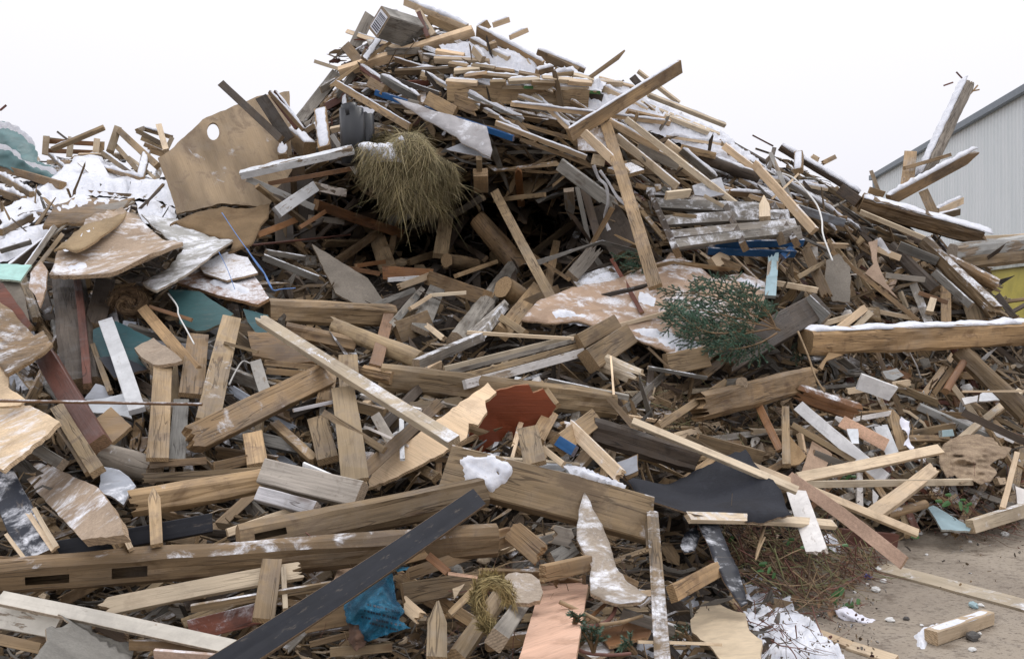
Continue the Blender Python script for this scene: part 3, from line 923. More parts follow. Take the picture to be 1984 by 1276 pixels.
# ------------------------------------------------------------------ pieces traced one by one
# kind col x1 y1 x2 y2 w t roll layer options | label
BARS = '''
plank G 652 144 572 246 22 14 10 0 d=.3
plank G 716 30 686 92 22 10 0 0
plank B 640 190 590 262 16 8 0 0 d=.3
batten T 670 89 728 158 20 7 0 1 | tan batten standing through the snowy long plank near the summit
plank F 658 140 917 60 20 12 -25 3 s=3 | long pale plank with a snow ridge below the barcode beam
plank F 785 3 905 54 14 10 -30 2 s=4 | snow-topped pale plank forming the very summit of the heap
plank T 826 32 895 64 16 12 -20 1 j=1
lath F 810 20 840 68 12 5 0 2
lath R 811 24 829 72 9 5 0 3
splinter F 610 119 668 137 7 4 0 2
board T 925 62 1050 130 26 9 -20 3 s=3 | broad tan board with snow sliding down just right of the summit
lath F 955 49 987 38 10 5 0 1 s=1.5
lath F 988 73 1022 58 9 5 0 1 s=2
plank B 766 140 950 131 12 9 -20 3 s=4
offcut F 845 101 900 110 12 9 -20 3 s=4
offcut F 842 116 948 121 12 9 -20 3 s=4
offcut T 912 80 948 98 15 9 -20 3 s=3
offcut T 928 58 946 46 16 9 0 3 s=2
offcut F 955 102 986 116 14 9 -20 3 s=3
offcut F 918 96 936 116 14 9 -20 4 s=3
offcut T 945 92 962 86 14 9 -20 4 s=3
board B 1060 112 1118 140 20 9 -20 2 s=3
board T 866 180 1140 192 34 12 0 4 | wide tan board level under the snow heap below the summit
offcut D 1140 186 1166 196 26 16 0 3 | dark wedge at the end of the wide tan board
offcut N 1014 168 1032 169 6 9 0 5 s=2
offcut N 1138 177 1162 179 6 9 0 5 s=2
offcut F 865 158 925 162 8 10 -20 5 s=4
offcut T 900 150 944 144 9 10 -20 5 s=4
offcut B 935 146 1005 152 8 10 -20 5 s=4
offcut T 960 136 996 141 9 10 -20 4 s=4
offcut F 985 158 1045 155 8 10 -20 6 s=4
offcut T 1005 143 1045 151 10 10 -20 5 s=4
offcut B 1040 140 1070 132 12 10 -20 5 s=4
offcut F 1050 152 1110 157 9 10 -20 6 s=4
offcut T 1075 145 1109 141 12 10 -20 5 s=4
offcut F 1100 158 1146 162 9 10 -20 6 s=4
offcut F 880 138 930 134 8 10 -20 4 s=4
offcut T 915 128 959 134 8 10 -20 4 s=4
offcut T 1030 160 1074 162 8 10 -20 6 s=4
offcut F 1110 146 1150 156 8 10 -20 5 s=4
offcut T 950 160 980 160 9 10 -20 6 s=4
offcut T 870 124 906 130 8 10 -20 4 s=4
lath F 972 168 1140 172 7 9 0 5 s=3
board T 828 190 882 220 26 10 0 5 | left one of the two tan blocks lying on the blue plank
board T 868 190 932 214 27 10 0 6 j=3 | splintered tan block lying over its twin on the blue plank
plank U 728 179 995 268 11 8 -20 4 d=.25 | long thin blue painted plank under the two tan blocks
plank G 740 150 812 192 15 8 -25 5 s=3 bend=.06
offcut G 792 200 814 206 17 14 0 6
offcut T 717 160 746 176 20 12 0 4
plank T 650 161 795 247 13 7 0 5 s=1
lath F 960 238 1136 305 10 6 -15 5 d=.5 s=1
lath F 990 201 1298 238 9 6 -15 5 s=2 bend=-.01 | long thin snowy lath running level under the crossing plank
plank B 930 206 1120 246 17 8 -20 3 d=.6 s=1.5
lath T 945 222 1095 266 8 6 0 3
lath B 1008 270 1146 322 8 6 0 4
plank B 900 240 1010 262 12 8 0 2
plank D 880 232 1060 255 14 8 0 1
plank T 1103 262 1318 129 26 9 -12 7 s=1.5 a=.1 b=-.5 | stout tan plank thrusting up across the skyline like a lever
plank B 1040 102 1132 140 17 8 -15 2 s=3
lath F 1136 158 1206 163 10 7 -20 3 s=3
lath F 1160 152 1228 170 8 6 -20 2 s=3
lath F 1236 138 1316 200 8 6 -20 1 s=1.5
lath F 1256 184 1405 243 9 7 -20 2 s=3
offcut D 1226 150 1240 166 14 8 0 1
offcut D 1203 160 1215 178 14 8 0 1
plank F 1168 172 1252 216 18 8 -20 3 s=3
plank F 1240 200 1392 262 10 7 -20 3 s=3
plank F 1288 225 1372 257 9 7 -20 4 s=3
plank T 1214 218 1298 237 14 8 -20 4 s=2
plank T 1172 234 1270 556 24 8 0 8 a=.3 b=-.6 | long tan plank hanging almost upright from the crossing plank to the cardboard
plank F 1131 257 1216 338 17 8 -15 9 d=.6
plank F 1194 264 1313 362 15 8 -15 7 d=.6
plank F 1213 231 1480 438 12 8 -15 8 d=.4 | very long thin pale plank slanting down over the grey pallet
plank F 1180 234 1278 290 13 7 -15 6 s=2
board G 1234 286 1314 322 18 7 0 5 
plank F 1290 275 1376 340 14 7 -15 5 d=.7
plank G 1320 291 1386 346 14 7 -20 6 s=3
board T 1320 286 1385 302 13 7 0 6 d=.3
log D 1350 302 1468 345 22 20 0 4 s=4 prof=r
plank D 1413 278 1482 316 12 8 -20 2 s=3
offcut B 1391 276 1411 302 15 8 0 3
plank F 1402 282 1480 342 13 8 -15 5 d=.6
plank F 1462 318 1578 448 17 9 -15 8 d=.3 b=-.3 | pale plank sloping steeply beside the end of the grey pallet
offcut F 1148 308 1171 313 20 12 0 7
beam G 1876 158 1786 348 25 22 -35 3 s=3.5 j=1 prof=h a=-.6 b=.2 | thick grey beam leaning high against the sky beside the warehouse
splinter R 1853 140 1866 154 3 3 0 3
splinter R 1829 166 1846 160 3 3 0 3
splinter T 1876 178 1897 174 3 3 0 3
splinter T 1878 184 1894 166 3 3 0 3
plank B 1722 388 1892 296 22 12 -20 6 s=4 b=-.8 point=2 | pointed snowy plank reaching out over the warehouse wall
board T 1764 296 1757 362 23 8 0 4 | short tan board standing upright beside the tall leaning beam
lath T 1752 326 1841 300 7 6 0 6
plank B 1790 372 1814 424 18 9 0 3
plank F 1815 410 1863 388 14 9 -20 2 s=3
plank B 1818 420 1857 410 13 9 -10 3 s=1
lath B 1688 332 1706 380 7 5 0 2
offcut T 1684 368 1712 377 13 8 0 3
beam B 1667 392 1915 462 33 30 -10 6 s=2 cov=.45 prof=h j=2 | massive brown beam descending towards the warehouse with snow along its back
beam D 1512 284 1664 376 14 12 -20 3 s=3 prof=h | charred dark beam capping the ridge between the pallet and the tall beam
lath D 1500 288 1489 332 8 6 0 3
lath V 1493 297 1533 388 8 6 0 6
splinter F 1547 337 1495 386 4 3 0 7
post T 1548 298 1547 332 16 14 0 5 s=2
offcut D 1628 366 1664 392 22 16 0 6
board F 1570 300 1590 312 9 5 0 1 j=3
lath T 1592 317 1618 304 9 5 0 1 j=1
splinter R 1458 262 1498 283 3 3 0 1
splinter D 1464 288 1494 298 4 3 0 1
plank Y 1546 404 1636 432 15 8 -10 6 fin=w
plank F 1666 410 1797 464 9 6 -15 7
beam V 1845 489 1990 470 30 26 -15 5 prof=h | peeling off-white log with bark patches at the edge of the picture
beam B 1862 510 1990 496 24 20 0 4 prof=h
lath F 1900 460 1990 455 6 5 0 4
beam B 1790 470 1936 612 28 24 -20 8 d=.55 prof=h j=2 | long brown beam dusted with snow ending in orange splinters
beam B 1832 502 1938 556 24 20 -20 7 d=.7 j=2 prof=h
plank G 1741 476 1816 506 18 10 -10 8
plank G 1810 528 1882 592 14 9 -15 9 d=.5
beam D 1725 478 1812 562 24 18 0 6 prof=h
plank D 1933 572 1966 616 12 8 0 6
plank T 1832 556 1833 628 18 8 0 6
board B 1885 590 1895 624 34 8 0 5
plank T 1612 487 1780 622 9 6 0 9 | long thin tan plank with a green painted tip crossing the rubble
plank B 1562 485 1604 578 20 9 0 8 j=2
plank T 1544 538 1597 508 9 8 0 9
plank G 1714 533 1790 542 11 8 0 8
lath O 1780 567 1836 586 8 5 0 8
plank G 1770 552 1800 626 15 8 0 7 d=.3
offcut F 1808 580 1800 606 13 9 0 8
plank F 1700 482 1744 500 12 7 0 7 d=.4
plank F 1484 545 1582 562 11 9 -10 8
plank L 1499 490 1492 575 20 7 0 10 j=1 | pale blue plank hanging straight down below the blue boards
offcut U 1515 498 1534 482 14 7 0 8 d=.3
board U 1384 474 1556 470 15 6 -30 9 d=.6 | upper blue edged board dusted with snow under the grey pallet
board U 1370 486 1540 492 14 6 -25 8 d=.3 | lower blue board peeping out under its twin below the pallet
board F 1290 379 1336 374 17 6 -30 11
lath F 1364 379 1402 400 7 5 0 11
offcut F 1480 383 1482 424 21 12 0 12 point=1
lath F 1490 402 1520 420 9 6 0 10 j=2
lath T 1304 415 1350 420 7 5 0 11 j=3
plank R 1185 502 1244 606 8 4 0 6 fin=x | pinkish splint lying down the middle of the cardboard sheet
lath F 1200 630 1336 594 8 6 -10 8
plank D 1392 705 1588 592 54 24 10 9 prof=p j=1 | big dark mouldy board rising right of the spruce branch
offcut G 1560 583 1600 620 30 20 0 10 d=.3
log T 1560 662 1995 644 46 42 0 9 s=3 cov=.6 prof=h | thick level log with snow along the top at the edge of the picture
plank F 1620 640 1675 597 14 9 -10 7
plank F 1560 637 1648 612 10 8 -10 7
plank F 1652 640 1686 606 12 8 0 6
beam T 1340 792 1575 732 50 36 -5 9 prof=h j=3 | split log slanting up at the middle of the rubble below the dark board
beam O 1530 757 1672 802 36 30 -15 9 prof=h j=3 d=.35 fin=w | orange brown rotten log dusted with snow right of the split log
offcut B 1362 728 1402 696 17 12 0 9 
log G 1412 748 1438 742 26 24 0 11 prof=r a=.2 b=-.2
lath B 1275 826 1405 740 14 10 0 9
lath G 1255 712 1369 732 7 5 -20 10 d=.5
splinter B 1256 673 1318 732 5 4 0 9
beam T 1290 706 1368 690 42 36 0 8 d=.3 b=-.3
log F 1172 702 1245 735 34 30 0 9 prof=h j=2 d=.2 fin=w | rotten crumbling stump under the cardboard sheet
splinter F 1183 690 1189 765 4 3 0 12
lath F 860 714 1115 651 9 6 -10 9
plank G 870 722 1156 648 9 8 0 10
plank T 880 734 1140 664 12 10 0 9
plank W 900 745 1130 682 17 9 0 10 fin=q | flaking white window moulding between tan strips in the middle
plank B 1120 664 1192 624 30 20 0 11
beam B 1140 700 1216 650 44 30 0 10
log T 735 728 1190 782 50 44 -5 8 prof=h | long tan split log lying level below the white moulding
beam T 695 716 760 732 25 22 0 9 prof=h j=1
plank O 757 592 727 710 22 7 0 10 | orange varnished plank standing upright above the long tan log
plank F 502 617 880 856 26 14 38 14 d=.3 b=-.2 j=1 | great pale plank dusted with snow crossing diagonally to the snowy beam
log T 632 628 812 698 36 34 0 9 prof=r j=1 | round tan log with a splintered end behind the great pale plank
log T 518 602 760 612 42 36 -10 8 prof=h | notched tan log lying level at the lip of the dark hollow
log B 555 640 690 668 30 28 0 7 prof=h
plank T 512 702 612 712 11 8 0 8
plank T 516 718 590 724 12 8 0 7
plank V 496 702 514 760 22 10 0 8 | short flaking white rail end left of the great pale plank
beam T 352 862 630 728 52 24 18 12 prof=p j=1 d=.1 | broad tan plank with a notched end rising to the middle
board T 674 690 678 752 38 8 0 10
board T 664 752 688 932 48 8 0 12 fin=x | wide pinkish tan board standing upright below the great pale plank
plank B 640 705 628 780 30 12 0 9
plank B 615 812 636 892 40 14 0 8
plank T 490 845 500 905 38 20 0 9
lath B 628 800 745 872 14 8 0 13
plank B 700 918 850 782 24 14 0 11
lath Y 568 795 690 768 7 5 0 11 
splinter W 706 826 792 864 5 3 0 9 fin=s
splinter W 726 882 812 812 5 3 0 9 fin=s
lath W 780 890 778 812 9 5 0 9 fin=q
plank V 728 805 760 860 20 8 0 8
board T 1040 748 1072 792 32 10 0 9
plank T 1040 850 1068 800 30 10 0 8
board T 1022 830 1037 900 42 9 0 14 | short tan board standing behind the snowy beam below the red board
beam T 862 906 1258 1008 86 46 14 15 d=.12 fin=w | massive square beam with snow patches in the centre foreground
offcut U 1082 854 1114 874 22 12 0 13 
plank F 1100 822 1206 926 26 12 -10 14 j=3 d=.3
lath F 1052 868 1092 900 12 8 0 13
beam T 1085 862 1150 812 38 26 0 12
log D 1145 832 1345 892 50 44 0 10 prof=h | dark rotten log in the shadow behind the long thin plank
plank F 1225 816 1545 950 15 10 35 15 b=-.3 | long thin pale plank running down across the black felt
plank F 1420 888 1778 1033 16 9 35 14
plank G 1060 737 1218 770 10 8 -15 11 d=.3
lath B 1180 772 1236 836 12 8 0 11
plank B 1350 852 1476 885 26 9 -10 10
lath T 1330 845 1440 905 10 8 0 10
plank W 1664 738 1730 762 32 8 -15 10 fin=s d=0 | small clean white board lying flat in the rubble
plank W 1547 786 1716 928 24 7 0 10 fin=s | long white board slanting down through the rubble
board Q 1630 815 1718 862 24 7 0 11
plank W 1706 824 1730 882 24 8 0 10 j=1
plank T 1730 796 1749 874 18 10 0 10 point=1
plank F 1545 927 1820 870 21 10 25 12 | pale plank rising level towards the burlap
plank F 1560 938 1882 933 13 9 -10 11
plank F 1692 996 1812 906 27 12 25 12 j=2 | pale broken plank leaning under the level plank beside the burlap
board Q 1528 924 1752 1090 26 7 0 16 bend=.03 | smooth pinkish beige strip sloping down onto the yard
board W 1542 950 1588 1083 38 6 0 15 fin=s j=2 | white painted strip pointing down beside the pinkish beige strip
plank F 1332 1002 1615 1016 20 10 45 15 d=.3 | pale snow-dusted plank lying level under the black felt
plank F 1708 1104 2050 1196 42 8 62 0 ground=1 d=.3 | long pale plank lying alone on the yard
beam F 1804 1248 1914 1208 26 26 -20 0 ground=1 s=1 | short square pale beam lying on the yard beside a snow patch
plank F 1565 1224 1650 1256 22 8 55 0 ground=1
plank F 1648 1256 1735 1284 30 8 55 0 ground=1
board R 1625 1038 1735 1048 30 14 -10 2 | reddish brown moulding lying at the foot of the heap
log T 1717 996 1792 976 18 18 0 9 prof=r d=.2
plank F 1880 1020 1990 986 26 16 -15 6 d=.4
plank F 1942 986 1970 878 10 8 0 8
post O 1832 758 1866 702 15 15 0 10 prof=r | reddish round post leaning in the rubble below the snowy log
beam B 1860 682 1992 805 36 26 0 8 prof=h | split brown beam descending at the edge under the snowy log
splinter F 1864 758 1990 757 4 3 0 11
offcut L 1822 840 1844 838 13 9 0 10 fin=s
board O 1470 786 1512 872 15 6 0 9 | orange brown strip standing steep beside the split log
plank B 1522 790 1524 902 15 9 0 10
plank G 1575 880 1632 902 20 12 0 9
plank T 1535 822 1656 893 11 8 0 11
plank D 1865 798 1990 858 14 9 0 7
plank W 205 622 266 796 28 10 0 12 fin=s | white painted plank sloping down in front of the teal panels
plank T 315 708 305 890 36 8 0 12 | dirty tan plank standing upright right of the white plank
plank T 449 616 402 816 40 8 0 12 d=.1 | tallest dirty tan plank leaning upright above the notched plank
plank B 384 650 370 766 42 9 0 10
plank G 351 776 342 892 30 8 0 10
beam R 88 690 192 862 38 26 -10 12 fin=v | glossy reddish brown beam slanting down behind the rusty bar
plank T 112 790 190 914 26 14 0 13
plank B 118 832 172 916 14 10 0 12
beam D 132 540 162 748 62 30 0 7 prof=h | hollow dark trunk standing upright under the overhanging chipboard
lath R 150 545 170 748 14 12 0 9 fin=w
plank D 204 545 182 632 36 14 0 7
plank T 277 598 380 718 22 9 0 10 | tan plank slanting across the teal panel with rounded corner
lath T 180 668 214 760 10 8 0 9
splinter O 290 594 372 620 7 5 0 11
splinter T 435 664 500 682 6 5 0 13
log G 205 885 300 912 52 46 0 8 prof=r d=.15 | thick grey round roll lying under the row of tan planks
plank G 75 872 122 900 22 16 0 11
beam K 0 925 82 1085 56 30 0 14 d=.45 | black painted post flecked with white at the corner of the heap
splinter F 54 992 104 1066 9 5 0 16 j=1
splinter F 66 985 110 1060 9 5 0 17
splinter F 12 1035 50 1085 7 5 0 16
beam K 104 1068 412 1012 36 22 8 13 d=.1 | black painted beam lying behind the mortised beam
plank T 190 985 238 1062 25 10 0 15 j=1
splinter F 218 988 254 1064 10 7 0 16 j=1
plank T 297 948 304 1056 22 8 0 16 point=1
log T 244 978 542 926 50 44 -5 11 prof=h j=1 d=.1 | split brown log with snow specks behind the black beam
plank B 272 926 522 912 18 12 0 10 j=1
plank B 290 900 400 892 14 10 0 10
plank T 415 905 480 890 20 14 0 9
beam B 462 1052 935 952 62 46 5 13 prof=h | weathered brown timber with one dark slot under the square beam
plank F 440 1032 582 984 16 10 0 12
beam V 512 915 700 960 50 36 12 14 fin=w | sawn grey box beam lying under the wide pinkish board
beam Y 502 958 612 988 28 24 12 14 fin=w
board W 588 902 640 925 16 5 -30 13 fin=s
plank T 760 1086 986 1030 20 12 -10 12
plank T 790 1112 986 1046 22 12 -10 11
board K 418 1300 926 964 48 14 14 18 d=.0 a=-.25 raw=1 fin=b | long black painted board rising diagonally over the blue bag
plank F 185 1180 590 1104 34 14 22 14 j=3 | splintered pale plank lying below the mortised beam
plank T 527 1086 510 1202 40 12 0 16 | short mossy plank standing upright across the splintered pale plank
lath F 549 1100 553 1180 10 8 0 15
plank B 370 1178 642 1132 14 10 -20 15 d=.5
board R 366 1222 505 1186 40 10 0 12 d=.3 fin=w
plank J 0 1158 452 1254 30 10 28 16 fin=p raw=1 | long white painted strip slanting along the bottom edge
plank J -10 1192 112 1214 44 10 10 13 fin=q
plank B -10 1236 80 1256 20 12 0 13
plank B 252 1248 430 1252 20 14 -15 14 d=.5
plank Q 300 1268 470 1282 24 10 -30 15 d=.3
plank B 590 1205 670 1190 40 16 0 10
plank T 600 1248 700 1222 12 10 0 9
plank T 640 1262 760 1252 16 10 -15 12
plank B 780 1150 930 1126 40 20 0 9
plank O 830 1076 868 1108 16 8 0 14
splinter Q 868 1110 925 1118 6 4 0 14
plank T 848 1168 846 1276 38 12 0 16 point=1 | broken tan stake standing upright below the blue bag
log T 884 1276 966 1158 36 32 0 14 prof=h | tan log slanting up beside the straw rope
plank T 870 1190 920 1140 14 8 0 14
plank F 776 1162 826 1206 26 10 0 14 j=3
plank G 962 1240 1006 1176 34 30 0 16 a=-.15 b=.2 | grey peeling post end beside the chipboard disc
plank T 986 1022 1054 1080 44 16 0 14 j=3 | splintered green and orange stained board end below the square beam
offcut G 1062 1032 1112 1044 36 22 0 14 j=3 
plank T 1046 1112 1142 1090 30 18 -15 15 j=1 
plank G 1070 1085 1112 1060 30 10 0 12
plank B 1264 992 1285 1296 26 12 0 18 d=.36 j=1 fin=w | dark brown lath dusted with snow standing upright below the black felt
plank B 1254 985 1256 1060 8 6 0 16
plank T 1302 1150 1390 1102 30 16 -10 12
lath F 1238 1150 1262 1148 12 8 0 14
plank V 1204 1188 1308 1222 22 10 -25 13 d=.4 fin=w
lath F 1236 1243 1398 1248 6 5 0 15
lath O 1134 1204 1172 1170 7 6 0 14
plank T 1190 1110 1236 1132 12 8 0 13
plank D 430 163 545 270 15 12 0 10 dd=9.2,8.95 | dark leaning beam crossing the top corner of the holed plywood
board D 506 188 560 272 24 6 0 9 dd=9.15,9.05
board R 530 182 578 246 18 6 -20 8 d=.4 dd=9.1,9.0 s=1.5
board B 522 178 588 252 8 5 -20 9 s=2 dd=9.05,8.95
plank T 621 213 629 288 24 10 0 8 s=2 | tan post with a snow cap standing left of the black cylinder
beam B 560 258 600 292 34 26 -25 6 s=3
plank B 549 266 548 304 18 12 0 9 s=1
plank F 642 252 682 244 11 8 -20 9 s=2
plank W 467 339 684 290 16 11 -18 12 s=3 fin=q | snowy white window rail above the broken white window frame
plank V 478 346 608 402 12 10 0 10
plank W 536 412 610 362 22 12 0 12 fin=q | lower arm of the white broken window frame
plank W 606 360 668 374 16 12 0 11 fin=q
plank V 600 422 664 430 11 8 0 9
lath O 520 356 682 327 9 7 0 8
lath V 643 262 692 336 9 7 -10 10 d=.4
lath B 498 360 602 440 10 8 -20 13 s=1.5
lath O 580 441 630 410 8 6 0 14
plank D 545 345 552 470 34 10 0 5
plank D 590 340 598 470 30 10 0 5
plank B 575 300 580 420 28 10 0 4
plank O 612 396 776 452 19 12 0 9 fin=w | dark orange plank slanting below the hay bale
rod R 478 476 678 455 4 4 0 12 prof=r
plank G 510 498 616 540 13 8 -15 10 d=.6
plank G 515 488 590 500 10 8 -15 9 d=.6
lath O 497 456 578 424 12 8 0 11
lath B 525 448 482 462 8 6 0 10
plank B 726 447 752 520 32 9 0 6
plank B 767 442 757 488 12 8 0 7
plank T 865 420 853 496 28 12 0 7
plank G 835 385 843 446 24 9 0 7
plank G 795 410 755 430 24 9 0 6
plank G 876 418 936 382 13 9 0 8
log B 925 422 1008 520 38 36 0 6 prof=r a=-.7 b=.4 | thick round post with a sawn end jutting out of the dark hollow
log B 866 504 920 512 26 24 0 7 prof=r a=-.5 b=.4
log T 974 556 1014 584 46 42 0 9 prof=r a=-.5 b=.4 | fattest sawn log end at the lower edge of the dark hollow
log G 992 520 885 664 32 28 0 8 prof=h a=.4 | long grey log leaning down from the dark hollow
plank V 978 588 905 652 14 12 0 9 fin=w
plank G 806 706 932 652 19 16 -20 11 d=.7 | snow-dusted grey rail beside the end of the long grey log
plank G 930 652 978 594 16 12 -20 10 d=.5
lath F 772 556 832 534 13 7 0 9 j=1
lath G 712 597 802 562 11 8 0 9
lath G 756 632 818 560 12 8 0 10
lath F 794 598 834 573 8 6 0 11
lath F 834 572 902 567 7 6 0 11
lath T 882 535 962 507 8 6 0 10
beam B 835 540 942 578 30 22 0 8
plank O 742 528 838 534 26 14 0 7 fin=w
plank W 752 542 812 538 9 5 0 9 fin=q
lath O 655 516 735 530 9 7 0 8 fin=w
lath O 690 515 745 507 8 6 0 9
plank G 812 640 846 560 34 10 0 7
board B 768 645 832 620 42 10 0 7
lath G 766 622 808 574 12 8 0 10
splinter F 826 630 862 658 11 8 0 10 j=3
lath T 762 445 790 402 5 4 0 9
plank T 959 372 1072 584 19 8 0 11 a=-.3 | tan plank leaning steeply down across the dark hollow
lath T 958 388 1056 377 9 7 0 14
board O 1004 326 1010 398 14 6 0 8 point=1 | small pointed orange picket standing in the dark hollow
offcut F 931 334 932 366 28 16 0 10 
lath F 928 306 929 336 11 8 0 9
beam G 1084 318 1196 402 24 18 -10 10 j=2 d=.35 | grey splintered beam leaning into the dark hollow
lath T 1187 402 1145 476 10 8 0 11
plank G 1156 478 1108 536 28 12 0 11 j=1 
lath G 1118 362 1141 470 9 7 0 9
plank D 1132 366 1162 472 16 8 0 7
board D 1165 400 1215 485 62 10 0 4
offcut V 1102 368 1106 422 20 10 0 9 point=2
lath B 1000 470 1048 506 7 6 0 12
lath B 1048 506 1102 541 7 6 0 12
plank T 972 645 1040 560 30 18 0 8
plank T 972 616 1018 646 14 12 0 11
lath F 905 644 1112 656 7 6 -10 12
plank T 1010 590 1080 560 16 10 0 8
plank B 1058 570 1078 470 16 10 0 7
plank B 1002 640 1012 560 12 10 0 7
lath F 1250 500 1276 560 8 6 0 6
plank F 1405 495 1380 512 24 12 0 7
plank T 1395 505 1434 520 14 10 0 7
batten B 0 342 62 378 13 9 -20 5 s=4
batten B -5 370 48 388 16 9 -20 4 s=4
beam B -5 322 122 360 15 12 -10 6
batten T 101 290 202 247 9 8 -20 6 s=3 | snowy batten leaning up across the toppled pallet
batten T 228 248 213 294 14 9 0 5
batten T 232 254 306 322 13 9 0 5
batten T 200 296 264 342 10 8 -10 6 s=1
batten T 226 284 268 332 9 8 0 4
batten T 284 294 272 344 15 9 0 6 s=2
batten F 250 305 300 345 6 5 0 4
batten F 308 243 322 292 11 7 0 6
batten T 200 326 278 347 9 8 -20 6 s=3
batten D 112 256 130 270 4 4 0 4
batten B 96 300 128 330 6 5 -20 5 s=3
splinter R 0 214 12 204 4 4 0 2
plank G 50 520 105 440 10 8 0 12 s=1
plank T 66 525 120 455 8 8 0 11
plank B 0 450 60 420 14 9 -20 8 s=3
plank D 20 520 90 465 16 10 -10 8 s=2
plank G 0 486 60 468 10 8 -10 8 s=2
rod O -5 776 392 783 6 6 0 17 prof=r d=.5 | thin rusty bar lying level in front of the reddish brown beam
'''

def parse_bars(text, extra=None):
    for ln in text.strip().splitlines():
        ln = ln.strip()
        if not ln: continue
        lab = None
        if '|' in ln: ln, lab = [q.strip() for q in ln.split('|', 1)]
        tk = ln.split()
        kw = {}
        pos = []
        for q in tk[2:]:
            if '=' in q:
                k, v = q.split('=')
                kw[k] = int(v) if k == 'raw' else v if k in ('fin', 'prof', 'group') else (tuple(float(z) for z in v.split(',')) if k == 'dd' else float(v))
            else: pos.append(float(q))
        for k in ('j', 'point'):
            if k in kw: kw[k] = int(kw[k])
        if 'ground' in kw: kw['ground'] = bool(kw['ground'])
        if lab: kw['label'] = lab
        if extra: kw.update(extra)
        bar(tk[0], tk[1], *pos, **kw)
parse_bars(BARS)

# ---- sheets, panels, torn boards
def S(kind, col, pts, **k):
    P = [tuple(float(c) for c in q.split(',')) for q in pts.split()]
    if 'snow' in k: k['snow'] = [([tuple(float(c) for c in q.split(',')) for q in s.split()], h) for s, h in k['snow']]
    return sheet(kind, col, P, **k)

S('plywood_sheet', 'I', '306,307 330,292 392,233 498,188 560,178 566,330 520,402 430,395 343,415 330,370', th=5, layer=0, d0=9.28, a=.25, b=-.25,
  hole=(413, 256, 12, 17), jag=1.1, gang=80, fin='y', jit=0, d=.02, label='big tan plywood sheet with a round hole standing on edge against the sky')
S('felt_sheet', 'Y', '762,198 810,204 880,222 943,250 954,296 950,311 920,290 895,277 885,264 830,235', th=2, layer=8, a=0, b=-.7, fin='g', curl=.05, wav=.03,
  d=.1, label='grey ribbed felt sheet hanging over the hay bale')
S('felt_sheet', 'Y', '864,290 897,277 930,294 951,309 910,300', th=2, layer=7, a=0, b=-.7, fin='g', label='small grey felt scrap below the ribbed felt sheet')
S('cardboard_sheet', 'C', '1010,630 1040,590 1090,565 1130,550 1182,540 1290,500 1300,485 1318,495 1345,515 1378,545 1440,560 1480,585 1460,640 1400,672 1376,690 1345,700 1310,684 1262,668 1200,650 1120,628 1060,634',
  th=3, layer=6, d0=8.3, a=.05, b=-.95, fin='k', jag=1.6, d=.28, wav=.02, gang=-15, curl=.03,
  snow=[('1058,612 1085,600 1130,605 1160,616 1150,630 1100,628 1066,626', 6), ('1205,640 1250,628 1300,640 1345,655 1372,672 1350,690 1310,682 1250,660', 7), ('1240,560 1275,566 1268,588 1238,580', 1)],
  label='great brown cardboard sheet with snow lying below the grey pallet')
S('cardboard_sheet', 'C', '1410,535 1440,530 1482,548 1486,575 1470,572 1440,562', th=3, layer=7, b=-1, d=.5, jag=1,
  snow=[('1414,536 1440,533 1478,550 1480,570 1450,562', 3)], label='small snow-covered cardboard flap right of the spruce branch')
S('board_scrap', 'G', '1104,540 1190,515 1204,545 1124,564', th=6, layer=6, b=-1, d=.85, fin='w', snow=[('1122,540 1186,518 1196,542 1132,558', 2)],
  label='snow-covered grey board tucked behind the cardboard sheet')
S('board_scrap', 'H', '1118,258 1172,246 1176,298 1120,292', th=5, layer=4, a=0, b=-.3, d=.6)
S('board_scrap', 'Y', '1341,361 1397,345 1408,377 1375,383 1346,379', th=3, layer=8, b=-.7, fin='s', d=.2, label='pale bluish torn panel behind the grey pallet')
S('board_scrap', 'T', '1176,329 1222,318 1248,332 1210,342', th=8, layer=8, b=-1, d=.7)
S('board_scrap', 'A', '903,852 944,762 998,746 1024,744 1032,760 1052,752 1077,786 1046,832 1012,892 940,888', th=6, layer=9, a=.1, b=.1, fin='v', jag=1.4,
  label='deep red varnished board with a torn edge in the middle of the heap')
S('plywood_sheet', 'F', '668,938 780,866 945,743 962,762 940,778 944,800 926,826 908,822 904,850 850,884 770,926 690,955', th=7, layer=11, b=-.4, a=0, jag=1.8, gang=38,
  label='pale plywood offcut with a ragged end leaning on the red board')
S('board_scrap', 'B', '480,645 545,645 612,704 560,706 490,692', th=9, layer=8, fin='w', b=-.6)
S('board_scrap', 'G', '604,474 655,505 712,540 742,582 724,600 690,592 650,569', th=4, layer=7, a=.2, b=-.6, fin='c', label='grey hardboard sheet sliding into the dark hollow')
S('board_scrap', 'B', '1188,900 1236,880 1236,920 1215,930', th=6, layer=13, fin='s', a=0, b=-.2)
S('board_scrap', 'Y', '1188,900 1234,882 1236,912 1212,922', th=5, layer=15, fin='s', a=0, b=-.2, label='little clean grey panel above the black felt')
S('roofing_felt', 'K', '1194,917 1235,918 1290,924 1340,914 1400,912 1438,916 1470,940 1510,965 1535,1000 1480,1006 1420,1000 1345,1012 1290,1004 1240,975 1212,942',
  th=3, layer=12, a=0, b=-1.1, wav=.07, curl=.14, jag=1.5, d=0, fin='c', cdir=20, label='torn black roofing felt sagging right of the square beam')
S('roofing_felt', 'K', '1348,1010 1392,1016 1410,1060 1432,1110 1449,1170 1436,1178 1408,1140 1385,1090 1366,1044', th=3, layer=13, a=0, b=-.5, wav=.04, d=.06, jag=1,
  label='narrow strip of black felt hanging down to the snowy ground')
